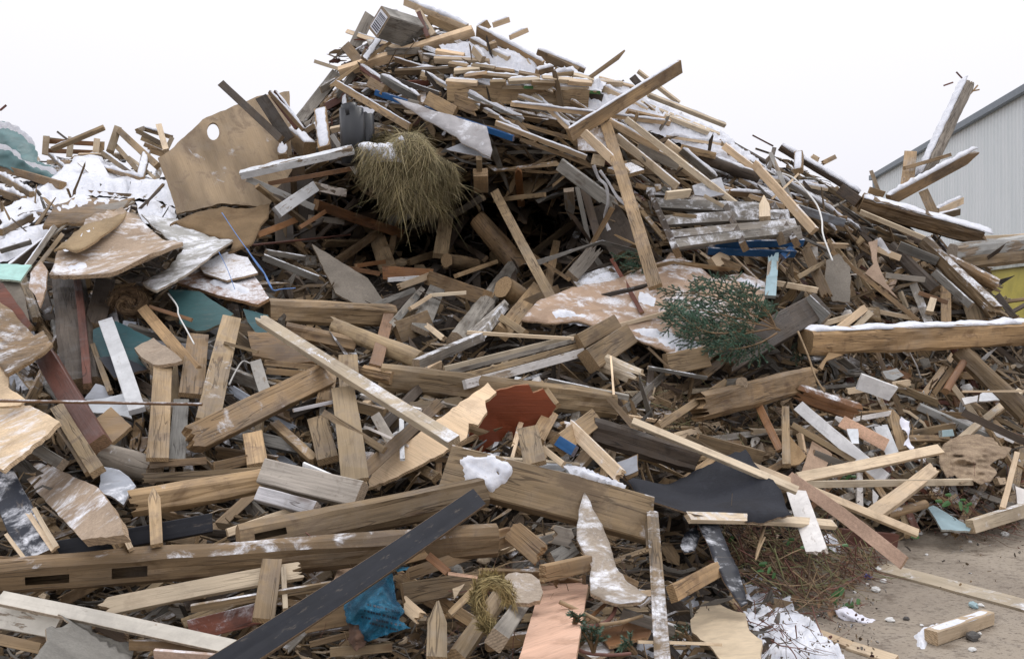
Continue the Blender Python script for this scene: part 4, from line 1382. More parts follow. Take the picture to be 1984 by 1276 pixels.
S('plastic_scrap', 'K', '1318,1055 1326,1035 1350,1018 1356,1040 1346,1066 1326,1074', th=3, layer=8, a=0, b=-.4, wav=.08, d=.5, jag=1.5, label='crumpled black plastic speckled white under the felt')
S('board_scrap', 'T', '1530,845 1562,885 1548,900 1520,905', th=4, layer=9, fin='c')
S('board_scrap', 'C', '1573,855 1612,880 1600,905 1550,924', th=3, layer=9, label='cardboard brown triangle beside the long white board')
S('board_scrap', 'G', '1600,505 1625,492 1648,520 1646,586 1612,584 1598,540', th=3, layer=9, a=0, b=-.3, fin='c', jag=1.5, label='torn grey hardboard piece hanging at the end of the white cable')
S('board_scrap', 'C', '1682,470 1700,464 1699,505 1716,549 1738,578 1704,551 1675,530 1692,512', th=3, layer=9, a=0, b=-.4, jag=1.2, label='curved cardboard brown scrap hanging in the rubble of the slope')
S('board_scrap', 'L', '1797,984 1808,980 1850,1004 1882,1024 1878,1030 1824,1027 1812,1006', th=4, layer=5, b=-.9, a=0, fin='s', label='pale blue grey shard on the edge of the yard')
S('board_scrap', 'W', '1966,942 1990,950 1990,992 1970,975', th=4, layer=6, fin='s', a=0, b=-.4)
S('board_scrap', 'W', '1690,948 1702,962 1692,985', th=4, layer=9, fin='s', a=0, b=-.4)
S('board_scrap', 'W', '1898,764 1920,752 1944,762 1938,776 1896,778', th=4, layer=8, fin='s')
S('board_scrap', 'W', '1862,772 1894,766 1892,778 1868,784', th=4, layer=8, fin='s')
S('board_scrap', 'W', '1640,832 1662,832 1664,860 1650,860', th=4, layer=11, fin='s', a=0, b=-.5)
S('board_scrap', 'V', '1708,720 1736,714 1750,728 1730,738 1716,734', th=5, layer=9)
S('board_scrap', 'T', '1585,712 1604,684 1632,688 1600,700 1592,718', th=5, layer=9, fin='x')
S('board_scrap', 'T', '186,815 216,791 256,828 190,884', th=8, layer=10, fin='x', a=0, b=-.5, label='square tan board end beside the glossy reddish beam')
S('board_scrap', 'W', '168,776 205,772 242,763 256,812 236,806 210,802 180,800', th=4, layer=8, fin='s', a=0, b=-.4, label='white shard behind the foot of the white plank')
S('board_scrap', 'Y', '163,775 186,744 214,752 220,775', th=4, layer=8, fin='s', a=0, b=-.4)
S('board_scrap', 'Y', '197,905 232,912 250,925 264,943 250,958 240,980 215,962 193,953', th=5, layer=10, fin='s', a=0, b=-.5, jag=1.4, d=.3, label='pale bluish shard wedged below the row of tan planks')
S('chipboard_sheet', 'H', '95,532 118,498 185,456 245,434 272,437 356,478 347,495 322,520 300,536 250,545 200,538 140,534', th=7, layer=15, a=-.1, b=-1.7, jag=2, d=.3, curl=.07, wav=.02,
  snow=[('118,520 150,500 190,500 170,520 140,530', 1), ('275,500 300,495 298,520 278,522', 1)], label='broad chipboard sheet jutting out over the hollow trunk')
S('chipboard_sheet', 'V', '280,450 342,440 452,468 420,492 375,532 356,547 305,572 276,546 322,522 356,480', th=4, layer=13, fin='c', a=0, b=-1.6, jag=1.8, d=.55, curl=.06,
  label='snowy pale sheet sagging beside the broad chipboard sheet')
S('hardboard_sheet', 'B', '330,445 380,415 430,397 522,400 520,425 500,452 486,476 442,487 452,468 342,438', th=4, layer=11, fin='c', a=.1, b=-1.2, jag=1.5, curl=.07, wav=.03,
  label='brown buckled hardboard sheet below the holed plywood')
S('board_scrap', 'O', '343,549 390,513 470,500 522,580 500,592 430,576', th=6, layer=10, fin='x', a=0, b=-1.2, d=.55, snow=[('392,545 430,535 470,548 515,580 480,580 430,568', 3)],
  label='snow-strewn orange board above the rounded teal panel')
S('board_scrap', 'H', '385,515 440,490 480,500 500,530 440,545 395,530', th=4, layer=11, d=.9, b=-1.4, a=0)
S('teal_board', 'E', '325,562 386,566 453,610 426,630 398,642 381,643 349,629 343,592', th=5, layer=9, a=0, b=-.6, label='dark teal panel with a rounded corner under the snow-strewn board')
S('teal_board', 'E', '181,640 226,624 296,658 268,695 285,715 221,733 197,698 181,666', th=5, layer=8, a=0, b=-.6, label='dark teal panel half hidden behind the white plank')
S('teal_board', 'E', '471,600 520,612 524,652 495,645 480,625', th=5, layer=9, a=0, b=-.6, label='corner of a dark teal panel above the end of the great pale plank')
S('teal_board', 'K', '192,694 230,690 268,706 288,716 222,734', th=5, layer=9, a=0, b=-.6)
S('chipboard_piece', 'H', '261,677 275,668 298,657 330,680 354,701 340,706 298,709 275,695', th=7, layer=12, jag=2, a=0, b=-.9, label='crescent of chipboard with crumbled edge below the teal panel')
S('mint_board', 'M', '-4,512 62,515 40,546 -4,541', th=4, layer=16, b=-1, a=0, label='mint green panel at the edge of the picture')
S('board_scrap', 'C', '60,530 80,507 93,525 90,560 78,597 70,575 57,560', th=4, layer=17, a=0, b=-.3, jag=1.2, d=.2)
S('board_scrap', 'G', '-4,541 36,542 50,580 60,640 -4,580', th=4, layer=14, a=0, b=-.6, fin='c')
S('board_scrap', 'R', '-6,552 8,552 62,630 55,640 -6,610', th=10, layer=15, a=0, b=-.4, fin='w', label='reddish brown board end at the left margin')
S('board_scrap', 'B', '-6,608 30,618 66,650 84,640 106,680 92,700 40,728 18,737 -6,700', th=6, layer=16, a=0, b=-.8, d=.35, jag=1.8, fin='w', curl=.06,
  label='curved brown board crusted with snow at the left margin')
S('board_scrap', 'F', '-6,696 18,712 17,752 50,775 40,786 -6,790', th=5, layer=15, a=0, b=-.5, fin='c', jag=1.2)
S('chipboard_sheet', 'F', '-6,782 60,788 104,812 118,820 100,838 8,914 -6,906', th=8, layer=16, a=0, b=-1.2, d=.38, jag=1.6, fin='c', label='yellowish board with frozen snow stains below the rusty bar')
S('board_scrap', 'H', '26,902 62,880 130,920 196,950 238,1010 248,1042 165,1052', th=16, layer=11, a=0, b=-1.0, d=.42, jag=1.6, label='thick pinkish board with frost above the black beam')
S('board_scrap', 'G', '88,470 130,430 190,400 250,388 262,392 180,430 130,436', th=3, layer=13, a=0, b=-1.2, fin='w')
S('chipboard_sheet', 'B', '82,440 110,400 150,384 262,388 215,416 166,434 130,430 100,438', th=5, layer=14, a=0, b=-1.5, fin='w', jag=2, curl=.05, wav=.03,
  snow=[('88,430 115,396 150,380 258,384 210,400 160,402 120,414', 4)], label='upper of two curling brown sheets loaded with snow')
S('chipboard_sheet', 'T', '104,484 160,440 246,410 232,430 180,474 150,490 124,480', th=4, layer=15, a=0, b=-1.6, fin='c', jag=2, curl=.05,
  snow=[('110,478 160,444 236,414 200,444 160,462 130,484', 3)], label='lower of two curling brown sheets loaded with snow')
S('board_scrap', 'W', '150,316 192,308 220,354 200,358', th=4, layer=6, b=-1, a=0, d=.9)
S('felt_scrap', 'G', '88,1218 100,1212 130,1212 112,1190 150,1196 172,1198 182,1218 229,1247 261,1240 258,1264 245,1295 50,1295 88,1244', th=3, layer=18, a=0, b=-.7, fin='c', jag=2.2, wav=.05,
  label='torn grey brown felt lying over the white strip at the bottom edge')
S('chipboard_disc', 'H', '974,1124 985,1114 1000,1111 1030,1115 1045,1127 1052,1150 1046,1166 1025,1172 1000,1170 984,1156', th=9, layer=17, a=0, b=-.4, jag=1.6, d=.1, label='round chipboard disc above the pinkish laminate panel')
S('laminate_board', 'P', '1050,1130 1100,1118 1142,1118 1135,1165 1113,1300 1000,1300', th=8, layer=15, a=0, b=-.8, jag=.5, gang=75, label='pinkish laminate floor panel at the bottom edge')
S('chipboard_sheet', 'H', '1130,979 1120,1004 1117,1048 1132,1078 1146,1096 1143,1126 1144,1157 1168,1177 1202,1180 1240,1178 1254,1162 1225,1130 1194,1096 1181,1056 1160,1020', th=6, layer=16, a=0, b=-.5,
  d=.5, jag=1.8, curl=.03, wav=.05, cdir=80, label='bent chipboard sheet with snow in its curve below the square beam')
S('plaster_sheet', 'F', '1338,1202 1355,1180 1368,1162 1392,1168 1410,1180 1426,1186 1445,1190 1453,1224 1477,1242 1474,1300 1408,1296 1376,1253 1341,1226', th=5, layer=6, a=0, b=-1.0, fin='s', jag=1.8, jit=0,
  label='torn cream white plaster sheet lying on the snowy ground')
S('board_scrap', 'O', '1157,1227 1190,1216 1232,1203 1262,1222 1255,1236 1180,1254', th=5, layer=9, a=0, b=-.9, fin='v', label='orange varnished board offcut near the dusted reddish lath')
S('board_scrap', 'F', '880,1160 876,1140 900,1130', th=4, layer=10)
S('board_scrap', 'H', '1150,1230 1175,1240 1190,1262 1150,1280 1120,1262', th=6, layer=8, d=.5, b=-.9, a=0)
S('board_scrap', 'Y', '1192,1160 1214,1140 1250,1144 1262,1160 1240,1176', th=4, layer=9, d=.9, b=-.9, a=0)

def PP(s): return [tuple(float(c) for c in q.split(',')) for q in s.split()]
patch('massive square beam', PP('889,888 905,878 925,880 950,876 985,890 1000,905 985,935 972,945 955,957 925,950 895,930'), .03)
patch('massive square beam', PP('1092,900 1130,903 1160,915 1215,938 1212,946 1170,940 1140,932 1105,915'), .02)
patch('great pale plank', PP('560,648 620,680 700,735 690,738 610,690 556,655'), .008)
# ------------------------------------------------------------------ particular things
def PT(x, y, layer=0, d=None): return wp(x, y, (depth(x, y) if d is None else d) * (1 - STEP * layer))

# the beam with the barcode ticket at the summit
bc = bar('beam', 'G', 735, 43, 822, 70, 52, 34, -14, 4, a=-.45, b=.45, s=4, label='thick grey beam end with a barcode ticket at the summit')
def barcode(o):
    me = o.data
    L = max(v.co.x for v in me.vertices) - min(v.co.x for v in me.vertices)
    w = 0.26; h = 0.165
    x = min(v.co.x for v in me.vertices) - 0.006
    vs = []; fs = []; fm = []
    def q(y0, z0, y1, z1, m, dx):
        n = len(vs)
        vs.extend([(x - dx, y0, z0), (x - dx, y1, z0), (x - dx, y1, z1), (x - dx, y0, z1),
                   (x - dx + .002, y0, z0), (x - dx + .002, y1, z0), (x - dx + .002, y1, z1), (x - dx + .002, y0, z1)])
        for f in BOXF: fs.append(tuple(n + i for i in f)); fm.append(m)
    q(-w / 2, -h / 2, w / 2, h / 2, 0, 0)
    r = random.Random(5); y = -w / 2 + .018
    while y < w / 2 - .02:
        b = r.choice((.006, .011, .017)); q(y, -h / 2 + .02, y + b, h / 2 - .01, 1, .003); y += b + r.choice((.007, .010, .014))
    white = simple_material('ticket_paper', (.7, .72, .78), .6, .08); ink = simple_material('ticket_ink', (.05, .05, .07), .6, .1)
    link('paper_ticket', mesh_from('paper_ticket', vs, fs, None, (white, ink), fm), o)
barcode(bc)

# long hewn beam with two mortises in the front face
mb = bar('beam', 'B', -2, 1116, 962, 1046, 62, 50, -22, 16, label='long hewn brown beam with two rectangular mortises in its side', prof='h', d=.04, a=.04, b=.12)
def mortise(o, cuts, depth_m=0.07):
    cutters = []
    for (x0, x1, y0, y1) in cuts:
        zt = max(v.co.z for v in o.data.vertices)
        c = Vector(((x0 + x1) / 2, (y0 + y1) / 2, zt))
        me = mesh_from('cut', box_verts(c, Vector(((x1 - x0) / 2, 0, 0)), Vector((0, (y1 - y0) / 2, 0)), Vector((0, 0, depth_m))), BOXF)
        k = link('cut', me); k.matrix_basis = o.matrix_basis.copy(); cutters.append(k)
        m = o.modifiers.new('b', 'BOOLEAN'); m.operation = 'DIFFERENCE'; m.object = k; m.solver = 'EXACT'
    bpy.context.view_layer.update()
    dg = bpy.context.evaluated_depsgraph_get()
    me = bpy.data.meshes.new_from_object(o.evaluated_get(dg))
    o.modifiers.clear(); o.data = me
    ga = me.attributes.get('gcoord') or me.attributes.new('gcoord', 'FLOAT_VECTOR', 'POINT')
    if ga.domain == 'POINT': ga.data.foreach_set('vector', [q for v in me.vertices for q in v.co])
    for k in cutters: bpy.data.objects.remove(k, do_unlink=True)
def along(o, px, py):
    """local coordinates on the front face of the point seen at a pixel"""
    mw = o.matrix_basis; inv = mw.inverted()
    eye = inv @ Vector((0, 0, CAM_H)); far = inv @ wp(px, py, 5.0)
    zt = max(v.co.z for v in o.data.vertices) * .95
    t = (zt - eye.z) / (far.z - eye.z); return eye.lerp(far, t)
def cut_between(o, ax, ay, bx, by, h):
    p = along(o, ax, ay); q = along(o, bx, by)
    return (min(p.x, q.x), max(p.x, q.x), (p.y + q.y) / 2 - h / 2, (p.y + q.y) / 2 + h / 2)
mortise(mb, [cut_between(mb, 48, 1126, 134, 1120, .035), cut_between(mb, 216, 1112, 285, 1106, .042)])
for it in list(ITEMS):
    if it['label'] and 'one dark slot' in it['label']:
        mortise(it['o'], [cut_between(it['o'], 494, 1038, 556, 1028, .03)])

# ---- the grey pallet lying on the slope
def pallet_grey():
    c = PT(1400, 430, 9)
    root = bpy.data.objects.new('pallet', None); COL.objects.link(root); root.location = c
    root.matrix_basis = Matrix.Translation(c)
    R = dict(parent=root, jit=.1)
    def b(nm, col, x1, y1, x2, y2, w, t, roll, lay, d=.55, **k):
        kw = dict(R); kw.update(k)
        bar(nm, col, x1, y1, x2, y2, w, t, roll, lay, d=d, dd=(D1(x1, y1, lay), D1(x2, y2, lay)), **kw)
    def D1(x, y, lay): return 9.35 - (y - 400) * .011 - lay * .05
    b('deck_board', 'G', 1262, 394, 1482, 404, 24, 9, 38, 1, .6)
    b('deck_board', 'G', 1280, 430, 1528, 417, 24, 9, 38, 1, .55)
    b('deck_board', 'G', 1296, 456, 1540, 432, 18, 9, 38, 1, .6)
    b('deck_board', 'G', 1308, 474, 1546, 446, 20, 9, 38, 1, .45)
    b('deck_board', 'G', 1252, 372, 1300, 374, 18, 9, 38, 1, .9)
    b('stringer', 'D', 1258, 372, 1312, 490, 12, 20, 0, -.6, .2)
    b('stringer', 'D', 1398, 382, 1442, 478, 12, 20, 0, -.9, .1)
    b('stringer', 'D', 1500, 400, 1542, 470, 12, 20, 0, -.6, .1)
    b('block', 'G', 1512, 462, 1545, 452, 26, 22, 0, -.5, .1)
    tag(root, 'weathered grey pallet with snow on its boards lying on the slope', 'pallet')
pallet_grey()

def frame_thing(name, cat, label, rows, d):
    xs = [r[2] for r in rows]; ys = [r[3] for r in rows]
    c = wp(sum(xs) / len(xs), max(ys), d)
    root = bpy.data.objects.new(name, None); COL.objects.link(root); root.matrix_basis = Matrix.Translation(c)
    for r in rows:
        nm, col, x1, y1, x2, y2, w, t, roll, off = r[:10]
        k = r[10] if len(r) > 10 else {}
        bar(nm, col, x1, y1, x2, y2, w, t, roll, 0, dd=(d + off, d + off + k.pop('dz', 0)), parent=root, **k)
    tag(root, label, cat)
frame_thing('pallet', 'pallet', 'pale pallet standing toppled on the far ridge against the sky', [
    ('post', 'F', 90, 264, 87, 300, 11, 10, 0, 0, dict(d=.7)), ('post', 'F', 138, 266, 134, 304, 11, 10, 0, -.05, dict(d=.7)),
    ('post', 'F', 188, 269, 184, 308, 11, 10, 0, -.05, dict(d=.7)), ('post', 'T', 198, 275, 196, 312, 9, 8, 0, .4),
    ('rail', 'O', 95, 274, 186, 279, 9, 6, 0, .1, dict(fin='x')), ('rail', 'O', 95, 292, 190, 296, 9, 6, 0, .1, dict(fin='x')),
    ('rail', 'T', 97, 270, 150, 276, 7, 6, 0, .5)], 13.6)
frame_thing('crate', 'crate', 'slatted wooden crate tilted on the ridge behind the plywood sheet', [
    ('rail', 'T', 266, 254, 312, 278, 9, 6, 0, 0), ('rail', 'T', 276, 249, 334, 266, 8, 6, 0, .5, dict(s=2)),
    ('slat', 'T', 274, 268, 316, 286, 8, 5, 0, 0), ('slat', 'T', 280, 280, 318, 296, 8, 5, 0, 0), ('slat', 'T', 286, 291, 318, 302, 8, 5, 0, 0),
    ('rail', 'F', 334, 266, 318, 300, 8, 6, 0, .3), ('rail', 'T', 266, 254, 279, 249, 9, 6, 0, 0, dict(dz=.5))], 12.2)

# ---- hay bale
def hay_bale():
    rng = random.Random(11)
    d0 = 9.05
    c = wp(788, 322, d0)
    rx, ry, rz = 0.43, 0.34, 0.42
    root = bpy.data.objects.new('hay_bale', None); COL.objects.link(root); root.location = c
    strawm, nt, bs = nodes_of('straw'); n = N(nt)
    at = n.new('ShaderNodeAttribute', attribute_name='tint')
    n.L.new(at.outputs['Color'], bs.inputs['Base Color']); n.setin(bs, 'Roughness', .8)
    corem = simple_material('hay_core', (.10, .08, .035), .95, .5, 20, bump=1.0)
    # core
    vs = []; fs = []; U = 36; V = 22
    def surf(th, ph, k=1.0):
        p = Vector((math.cos(th) * math.sin(ph) * rx, math.sin(th) * math.sin(ph) * ry, math.cos(ph) * rz))
        f = 1 + .55 * noise.noise(p * 2.9 + Vector((4, 2, 1))) + .22 * noise.noise(p * 6)
        # flat hanging bottom, sloping top
        q = p * f * k
        q.x += -.22 * q.z; q.z *= 1.0 if q.z < 0 else .85
        return q
    for v in range(V + 1):
        for u in range(U):
            vs.append(tuple(surf(u / U * 2 * math.pi, v / V * math.pi)))
    for v in range(V):
        for u in range(U):
            a = v * U + u; b = v * U + (u + 1) % U
            fs.append((a, a + U, b + U, b))
    o = link('bale_body', mesh_from('bale_body', vs, fs, None, (corem,), None, True), root)
    # straw blades hanging over the front
    vs = []; fs = []; tint = []
    pal = [(.30, .245, .12), (.22, .18, .085), (.36, .30, .17), (.15, .12, .055), (.19, .17, .08), (.09, .07, .035)]
    for i in range(12500):
        th = rng.uniform(math.pi * .93, math.pi * 2.07); ph = math.acos(rng.uniform(-.98, .98))
        p = surf(th, ph, rng.uniform(.94, 1.12))
        nrm = Vector((p.x / rx, p.y / ry, p.z / rz)).normalized()
        down = Vector((rng.gauss(0, .75) + p.x * .9, rng.gauss(0, .3), -1 + rng.gauss(0, .45) + (0.5 if p.z > .3 else 0)))
        dirv = (down - nrm * down.dot(nrm) * .85 + nrm * rng.uniform(0, .5)).normalized()
        L = rng.uniform(.05, .20) * (2.4 if rng.random() < .03 else 1) * (1.7 if p.z < -.15 and rng.random() < .3 else 1); clump = noise.noise(p * 9)
        if clump < -.28 and rng.random() < .7: continue
        wv = dirv.cross(nrm)
        if wv.length < .1: continue
        wv = wv.normalized() * rng.uniform(.0016, .0038)
        c0 = pal[rng.randrange(6)] if rng.random() < .8 else pal[2]
        k = rng.uniform(.75, 1.25) * (1 + .6 * clump)
        prev = p; cur = dirv.copy(); base = len(vs)
        for s in range(4):
            w_ = wv * (1 - s / 4.2)
            vs += [tuple(prev - w_), tuple(prev + w_)]
            tint += [(c0[0] * k, c0[1] * k, c0[2] * k, 1)] * 2
            cur = (cur + Vector((rng.gauss(0, .14), rng.gauss(0, .12), -.18))).normalized()
            prev = prev + cur * (L / 3)
        for s in range(3):
            a = base + s * 2
            fs.append((a, a + 1, a + 3, a + 2))
    me = mesh_from('loose_straw', vs, fs, None, (strawm,))
    ca = me.color_attributes.new('tint', 'FLOAT_COLOR', 'POINT')
    ca.data.foreach_set('color', [x for t in tint for x in t])
    link('loose_straw', me, root)
    # crust of snow on the upper left shoulder
    vs = []; fs = []; A = 30; B = 22
    for i in range(A + 1):
        for j in range(B + 1):
            th = lerp(math.pi * 1.15, math.pi * 1.55, i / A); ph = lerp(math.pi * .16, math.pi * .52, j / B)
            e = min(i, A - i) / 5; e2 = min(j, B - j) / 4
            q = surf(th, ph)
            m_ = noise.noise(q * 6 + Vector((3, 3, 3))) + .9 * noise.noise(q * 24) - .20 + .15 * min(1, e, e2) - (1.1 if min(e, e2) < .1 else 0) - .35 * (i / A - .4)
            vs.append(tuple(surf(th, ph, 1.0 + .055 + .05 * max(-1, min(1, m_ * 2)))))
    for i in range(A):
        for j in range(B):
            a = i * (B + 1) + j
            fs.append((a, a + B + 1, a + B + 2, a + 1))
    link('snow_patch', mesh_from('snow_patch', vs, fs, None, (SNOW,), None, True), root)
    tag(root, 'round mat of old hay with a snow crust hanging over the dark hollow', 'hay bale')
hay_bale()

# ---- spruce branches
NEEDLE = simple_material('spruce_needles', (.070, .135, .088), .55, .6, 9)
BARK = simple_material('spruce_bark', (.16, .10, .05), .9, .3, 10)
def spruce(name, label, stems, d0, dslope, nl=0.028, dens=1.0, seed=3):
    rng = random.Random(seed)
    c = wp(stems[0][0][0], stems[0][0][1], d0)
    root = bpy.data.objects.new(name, None); COL.objects.link(root); root.location = c
    nv = []; nf = []
    def needles(P, dens_):
        for i in range(len(P) - 1):
            a, b = P[i], P[i + 1]; t = (b - a)
            L = t.length
            if L < 1e-5: continue
            t.normalize()
            k = max(1, int(L / 0.0017 * dens_))
            u = t.cross(Vector((0, 0, 1)));
            if u.length < .1: u = t.cross(Vector((1, 0, 0)))
            u.normalize(); v = t.cross(u)
            for s in range(k):
                p = a.lerp(b, rng.random())
                an = rng.uniform(0, 2 * math.pi)
                o_ = u * math.cos(an) + v * math.sin(an) * .75
                dr = (o_ * .8 + t * rng.uniform(.5, 1.0)).normalized()
                l = nl * rng.uniform(.7, 1.15)
                w_ = dr.cross(t)
                if w_.length < 1e-3: continue
                w_ = w_.normalized() * .0040
                n = len(nv)
                nv.extend([tuple(p - w_), tuple(p + w_), tuple(p + dr * l)])
                nf.append((n, n + 1, n + 2))
    for st in stems:
        P = spline([wp(x, y, d0 + dslope * (y - stems[0][0][1]) - z) - c for x, y, z in st], 6)
        tube('stem', P, .009, BARK, root, 5, .35)
        needles(P[len(P) // 3:], .8 * dens)
        tot = sum((P[i + 1] - P[i]).length for i in range(len(P) - 1))
        side = 1
        k = int(tot / .034)
        for i in range(k):
            f = (i + 1.5) / (k + 1)
            if f < .22: continue
            j = min(len(P) - 2, int(f * (len(P) - 1)))
            p = P[j]; t = (P[j + 1] - P[j]).normalized()
            up = Vector((0, -.8, .6))
            sd = t.cross(up).normalized() * side; side = -side
            L = tot * .25 * (1 - abs(f - .35)) + .03
            L *= rng.uniform(.7, 1.2)
            dr = (sd * .8 + t * .75 + Vector((rng.gauss(0, .12), rng.gauss(0, .2), rng.gauss(0, .12)))).normalized()
            Q = [p]; cur = dr
            for s in range(5):
                cur = (cur + t * .06 + Vector((rng.gauss(0, .07), rng.gauss(0, .07), -.05))).normalized()
                Q.append(Q[-1] + cur * L / 5)
            tube('twig', Q, .0035, BARK, root, 4, .4)
            needles(Q, dens)
            if L > .12:
                for s in (1, 2, 3):
                    q = Q[s]; s2 = (1 if s % 2 else -1)
                    d2 = (cur * .8 + cur.cross(up).normalized() * s2 * .8).normalized()
                    Z = [q, q + d2 * L * .22, q + d2 * L * .42 + Vector((0, 0, -.01))]
                    needles(Z, dens)
    me = mesh_from('needles', nv, nf, None, (NEEDLE,))
    link('needles', me, root)
    tag(root, label, 'spruce branch')
spruce('spruce_branch', 'large bushy blue green spruce branch lying on the cardboard sheet', [
    [(1512, 640, 0), (1450, 625, .05), (1380, 632, .1), (1292, 628, .12)],
    [(1512, 640, 0), (1440, 600, .1), (1370, 570, .15), (1286, 568, .15)],
    [(1505, 635, 0), (1450, 645, .1), (1390, 662, .12), (1310, 652, .1)],
    [(1500, 630, 0), (1450, 590, .12), (1400, 555, .15), (1345, 540, .15)],
    [(1500, 632, 0), (1480, 600, .12), (1440, 565, .2), (1420, 535, .2)],
    [(1505, 640, 0), (1492, 610, .1), (1475, 590, .15), (1455, 560, .2)],
    [(1470, 625, 0), (1400, 610, .15), (1340, 598, .18), (1290, 600, .2)],
    [(1505, 645, 0), (1470, 665, .12), (1420, 676, .15), (1375, 668, .15)],
    [(1460, 640, 0), (1380, 645, .2), (1330, 620, .25), (1300, 590, .25)]], 7.32, -.006, .023, .85, 3)
spruce('spruce_sprig', 'small green spruce sprig behind the hanging tan plank', [
    [(1262, 505, 0), (1230, 500, .05), (1190, 498, .08)], [(1262, 512, 0), (1235, 520, .05), (1205, 514, .08)], [(1262, 500, 0), (1240, 492, .05), (1215, 488, .05)]], 8.6, -.004, .03, 1.0, 8)
spruce('spruce_sprig', 'limp spruce twig hanging down below the dark mouldy board', [
    [(1548, 655, 0), (1545, 675, .02), (1540, 700, .02)], [(1550, 650, 0), (1555, 675, .02), (1552, 692, .02)]], 8.2, -.002, .03, .9, 9)
spruce('spruce_sprig', 'spruce tuft on the pinkish laminate panel beside the bent twig', [[(1112, 1212, 0), (1113, 1200, .03), (1113, 1190, .05)], [(1112, 1212, 0), (1118, 1202, .03), (1121, 1194, .05)]], 3.2, 0, .022, 1.2, 4)
spruce('spruce_sprig', 'spiky spruce tuft at the end of the orange varnished offcut', [[(1150, 1262, 0), (1140, 1240, .03), (1128, 1222, .05)], [(1150, 1262, 0), (1145, 1235, .03), (1150, 1215, .05)], [(1150, 1262, 0), (1155, 1245, .03), (1160, 1228, .05)]], 3.15, 0, .022, 1.2, 5)
spruce('spruce_sprig', 'spruce tuft near the foot of the dusted brown lath', [[(1232, 1265, 0), (1218, 1255, .03), (1206, 1245, .05)], [(1232, 1265, 0), (1222, 1250, .03), (1216, 1242, .05)]], 3.15, 0, .022, 1.2, 6)
spruce('spruce_sprig', 'dim spruce tuft beside the torn cream plaster sheet', [[(1338, 1240, 0), (1326, 1230, .03), (1312, 1226, .04)], [(1338, 1240, 0), (1330, 1225, .03), (1325, 1215, .04)]], 3.6, 0, .02, .9, 7)

# ---- cloth-like lumps: a crumpled sheet over an ellipsoid outline
def crumple(name, cat, label, poly, d0, amp, mat, freq=5.0, stretch=(1, 1, 1), fold=.5, bulge=.12, slope=-.4, seed=0, ridged=True, parent=None):
    xm = sum(p[0] for p in poly) / len(poly); ym = sum(p[1] for p in poly) / len(poly)
    rng = random.Random(seed)
    Q = densify(poly, 5, 1.6, rng)
    xs = [q[0] for q in Q]; ys = [q[1] for q in Q]
    verts = [Vector(q) for q in Q]; nb = len(verts)
    g = 3.6; y = min(ys); r_ = 0
    while y < max(ys):
        x = min(xs) + (g / 2 if r_ % 2 else 0)
        while x < max(xs):
            if in_poly(x, y, Q) and min((x - q[0]) ** 2 + (y - q[1]) ** 2 for q in Q) > 6: verts.append(Vector((x, y)))
            x += g
        y += g * .87; r_ += 1
    vo, eo, fo, *_ = delaunay_2d_cdt(verts, [], [list(range(nb))], 1, 1e-5)
    c = wp(xm, ym, d0); vs = []
    R = max(max(xs) - min(xs), max(ys) - min(ys)) / 2
    front = []
    for v in vo:
        dd = min((v.x - q[0]) ** 2 + (v.y - q[1]) ** 2 for q in Q) ** .5
        e = smooth(dd / (R * .5)) if R else 0
        p = wp(v.x, v.y, d0 + slope * (v.y - ym) / 100)
        q = Vector((p.x * stretch[0], p.y, p.z * stretch[2])) * freq + Vector((seed * 3.1, 0, 0))
        nn = noise.noise(q); n2 = noise.noise(q * 2.3)
        z = (1 - abs(nn) * 2) * .7 + (1 - abs(n2) * 2) * .4 if ridged else nn + n2 * .5
        front.append((v, -(bulge * e) - amp * z * (.25 + .75 * e)))
    V = [wp(v.x, v.y, d0 + slope * (v.y - ym) / 100 + z) - c for v, z in front]
    Bk = [wp(v.x, v.y, d0 + slope * (v.y - ym) / 100 + .06 + abs(z) * .3) - c for v, z in front]
    n = len(V)
    fs = [tuple(f) for f in fo] + [tuple(n + i for i in f[::-1]) for f in fo]
    from collections import Counter
    ec = set()
    for f in fo:
        for i in range(3): ec.add((f[i], f[(i + 1) % 3]))
    for (i, k) in ec:
        if (k, i) not in ec: fs.append((i, n + i, n + k, k))
    me = mesh_from(name, [tuple(v) for v in V + Bk], fs, None, (mat,), None, True)
    o = link(name, me, parent)
    if not parent: o.location = c; tag(o, label, cat)
    else: o.matrix_basis = parent.matrix_basis.inverted() @ Matrix.Translation(c)
    return o
def poly(s): return [tuple(float(c) for c in q.split(',')) for q in s.split()]

bagm, nt, bs = nodes_of('blue_plastic'); n = N(nt)
g = n.new('ShaderNodeNewGeometry')
a = n.noise(g.outputs['Position'], 9.0, 6.0, .65, .6)
n.L.new(n.mix(n.ramp(a, .3, .7), (.006, .06, .12, 1), (.02, .19, .32, 1)), bs.inputs['Base Color'])
n.setin(bs, 'Roughness', .28); n.L.new(n.bump(n.noise(g.outputs['Position'], 22.0, 5.0, .65, 2.0), .9, .04), bs.inputs['Normal'])
bag = crumple('plastic_bag', 'plastic bag', 'crumpled torn blue plastic bag with faint black printing under the black board',
   poly('664,1168 690,1142 725,1117 757,1102 765,1138 768,1162 784,1184 773,1200 797,1216 765,1224 740,1232 714,1242 677,1244 690,1210 672,1206'), 3.36, .05, bagm, 8.0, (1, 1, 1), bulge=.10, slope=-.2, seed=2)
ink = simple_material('bag_print', (.012, .02, .04), .4, .1)
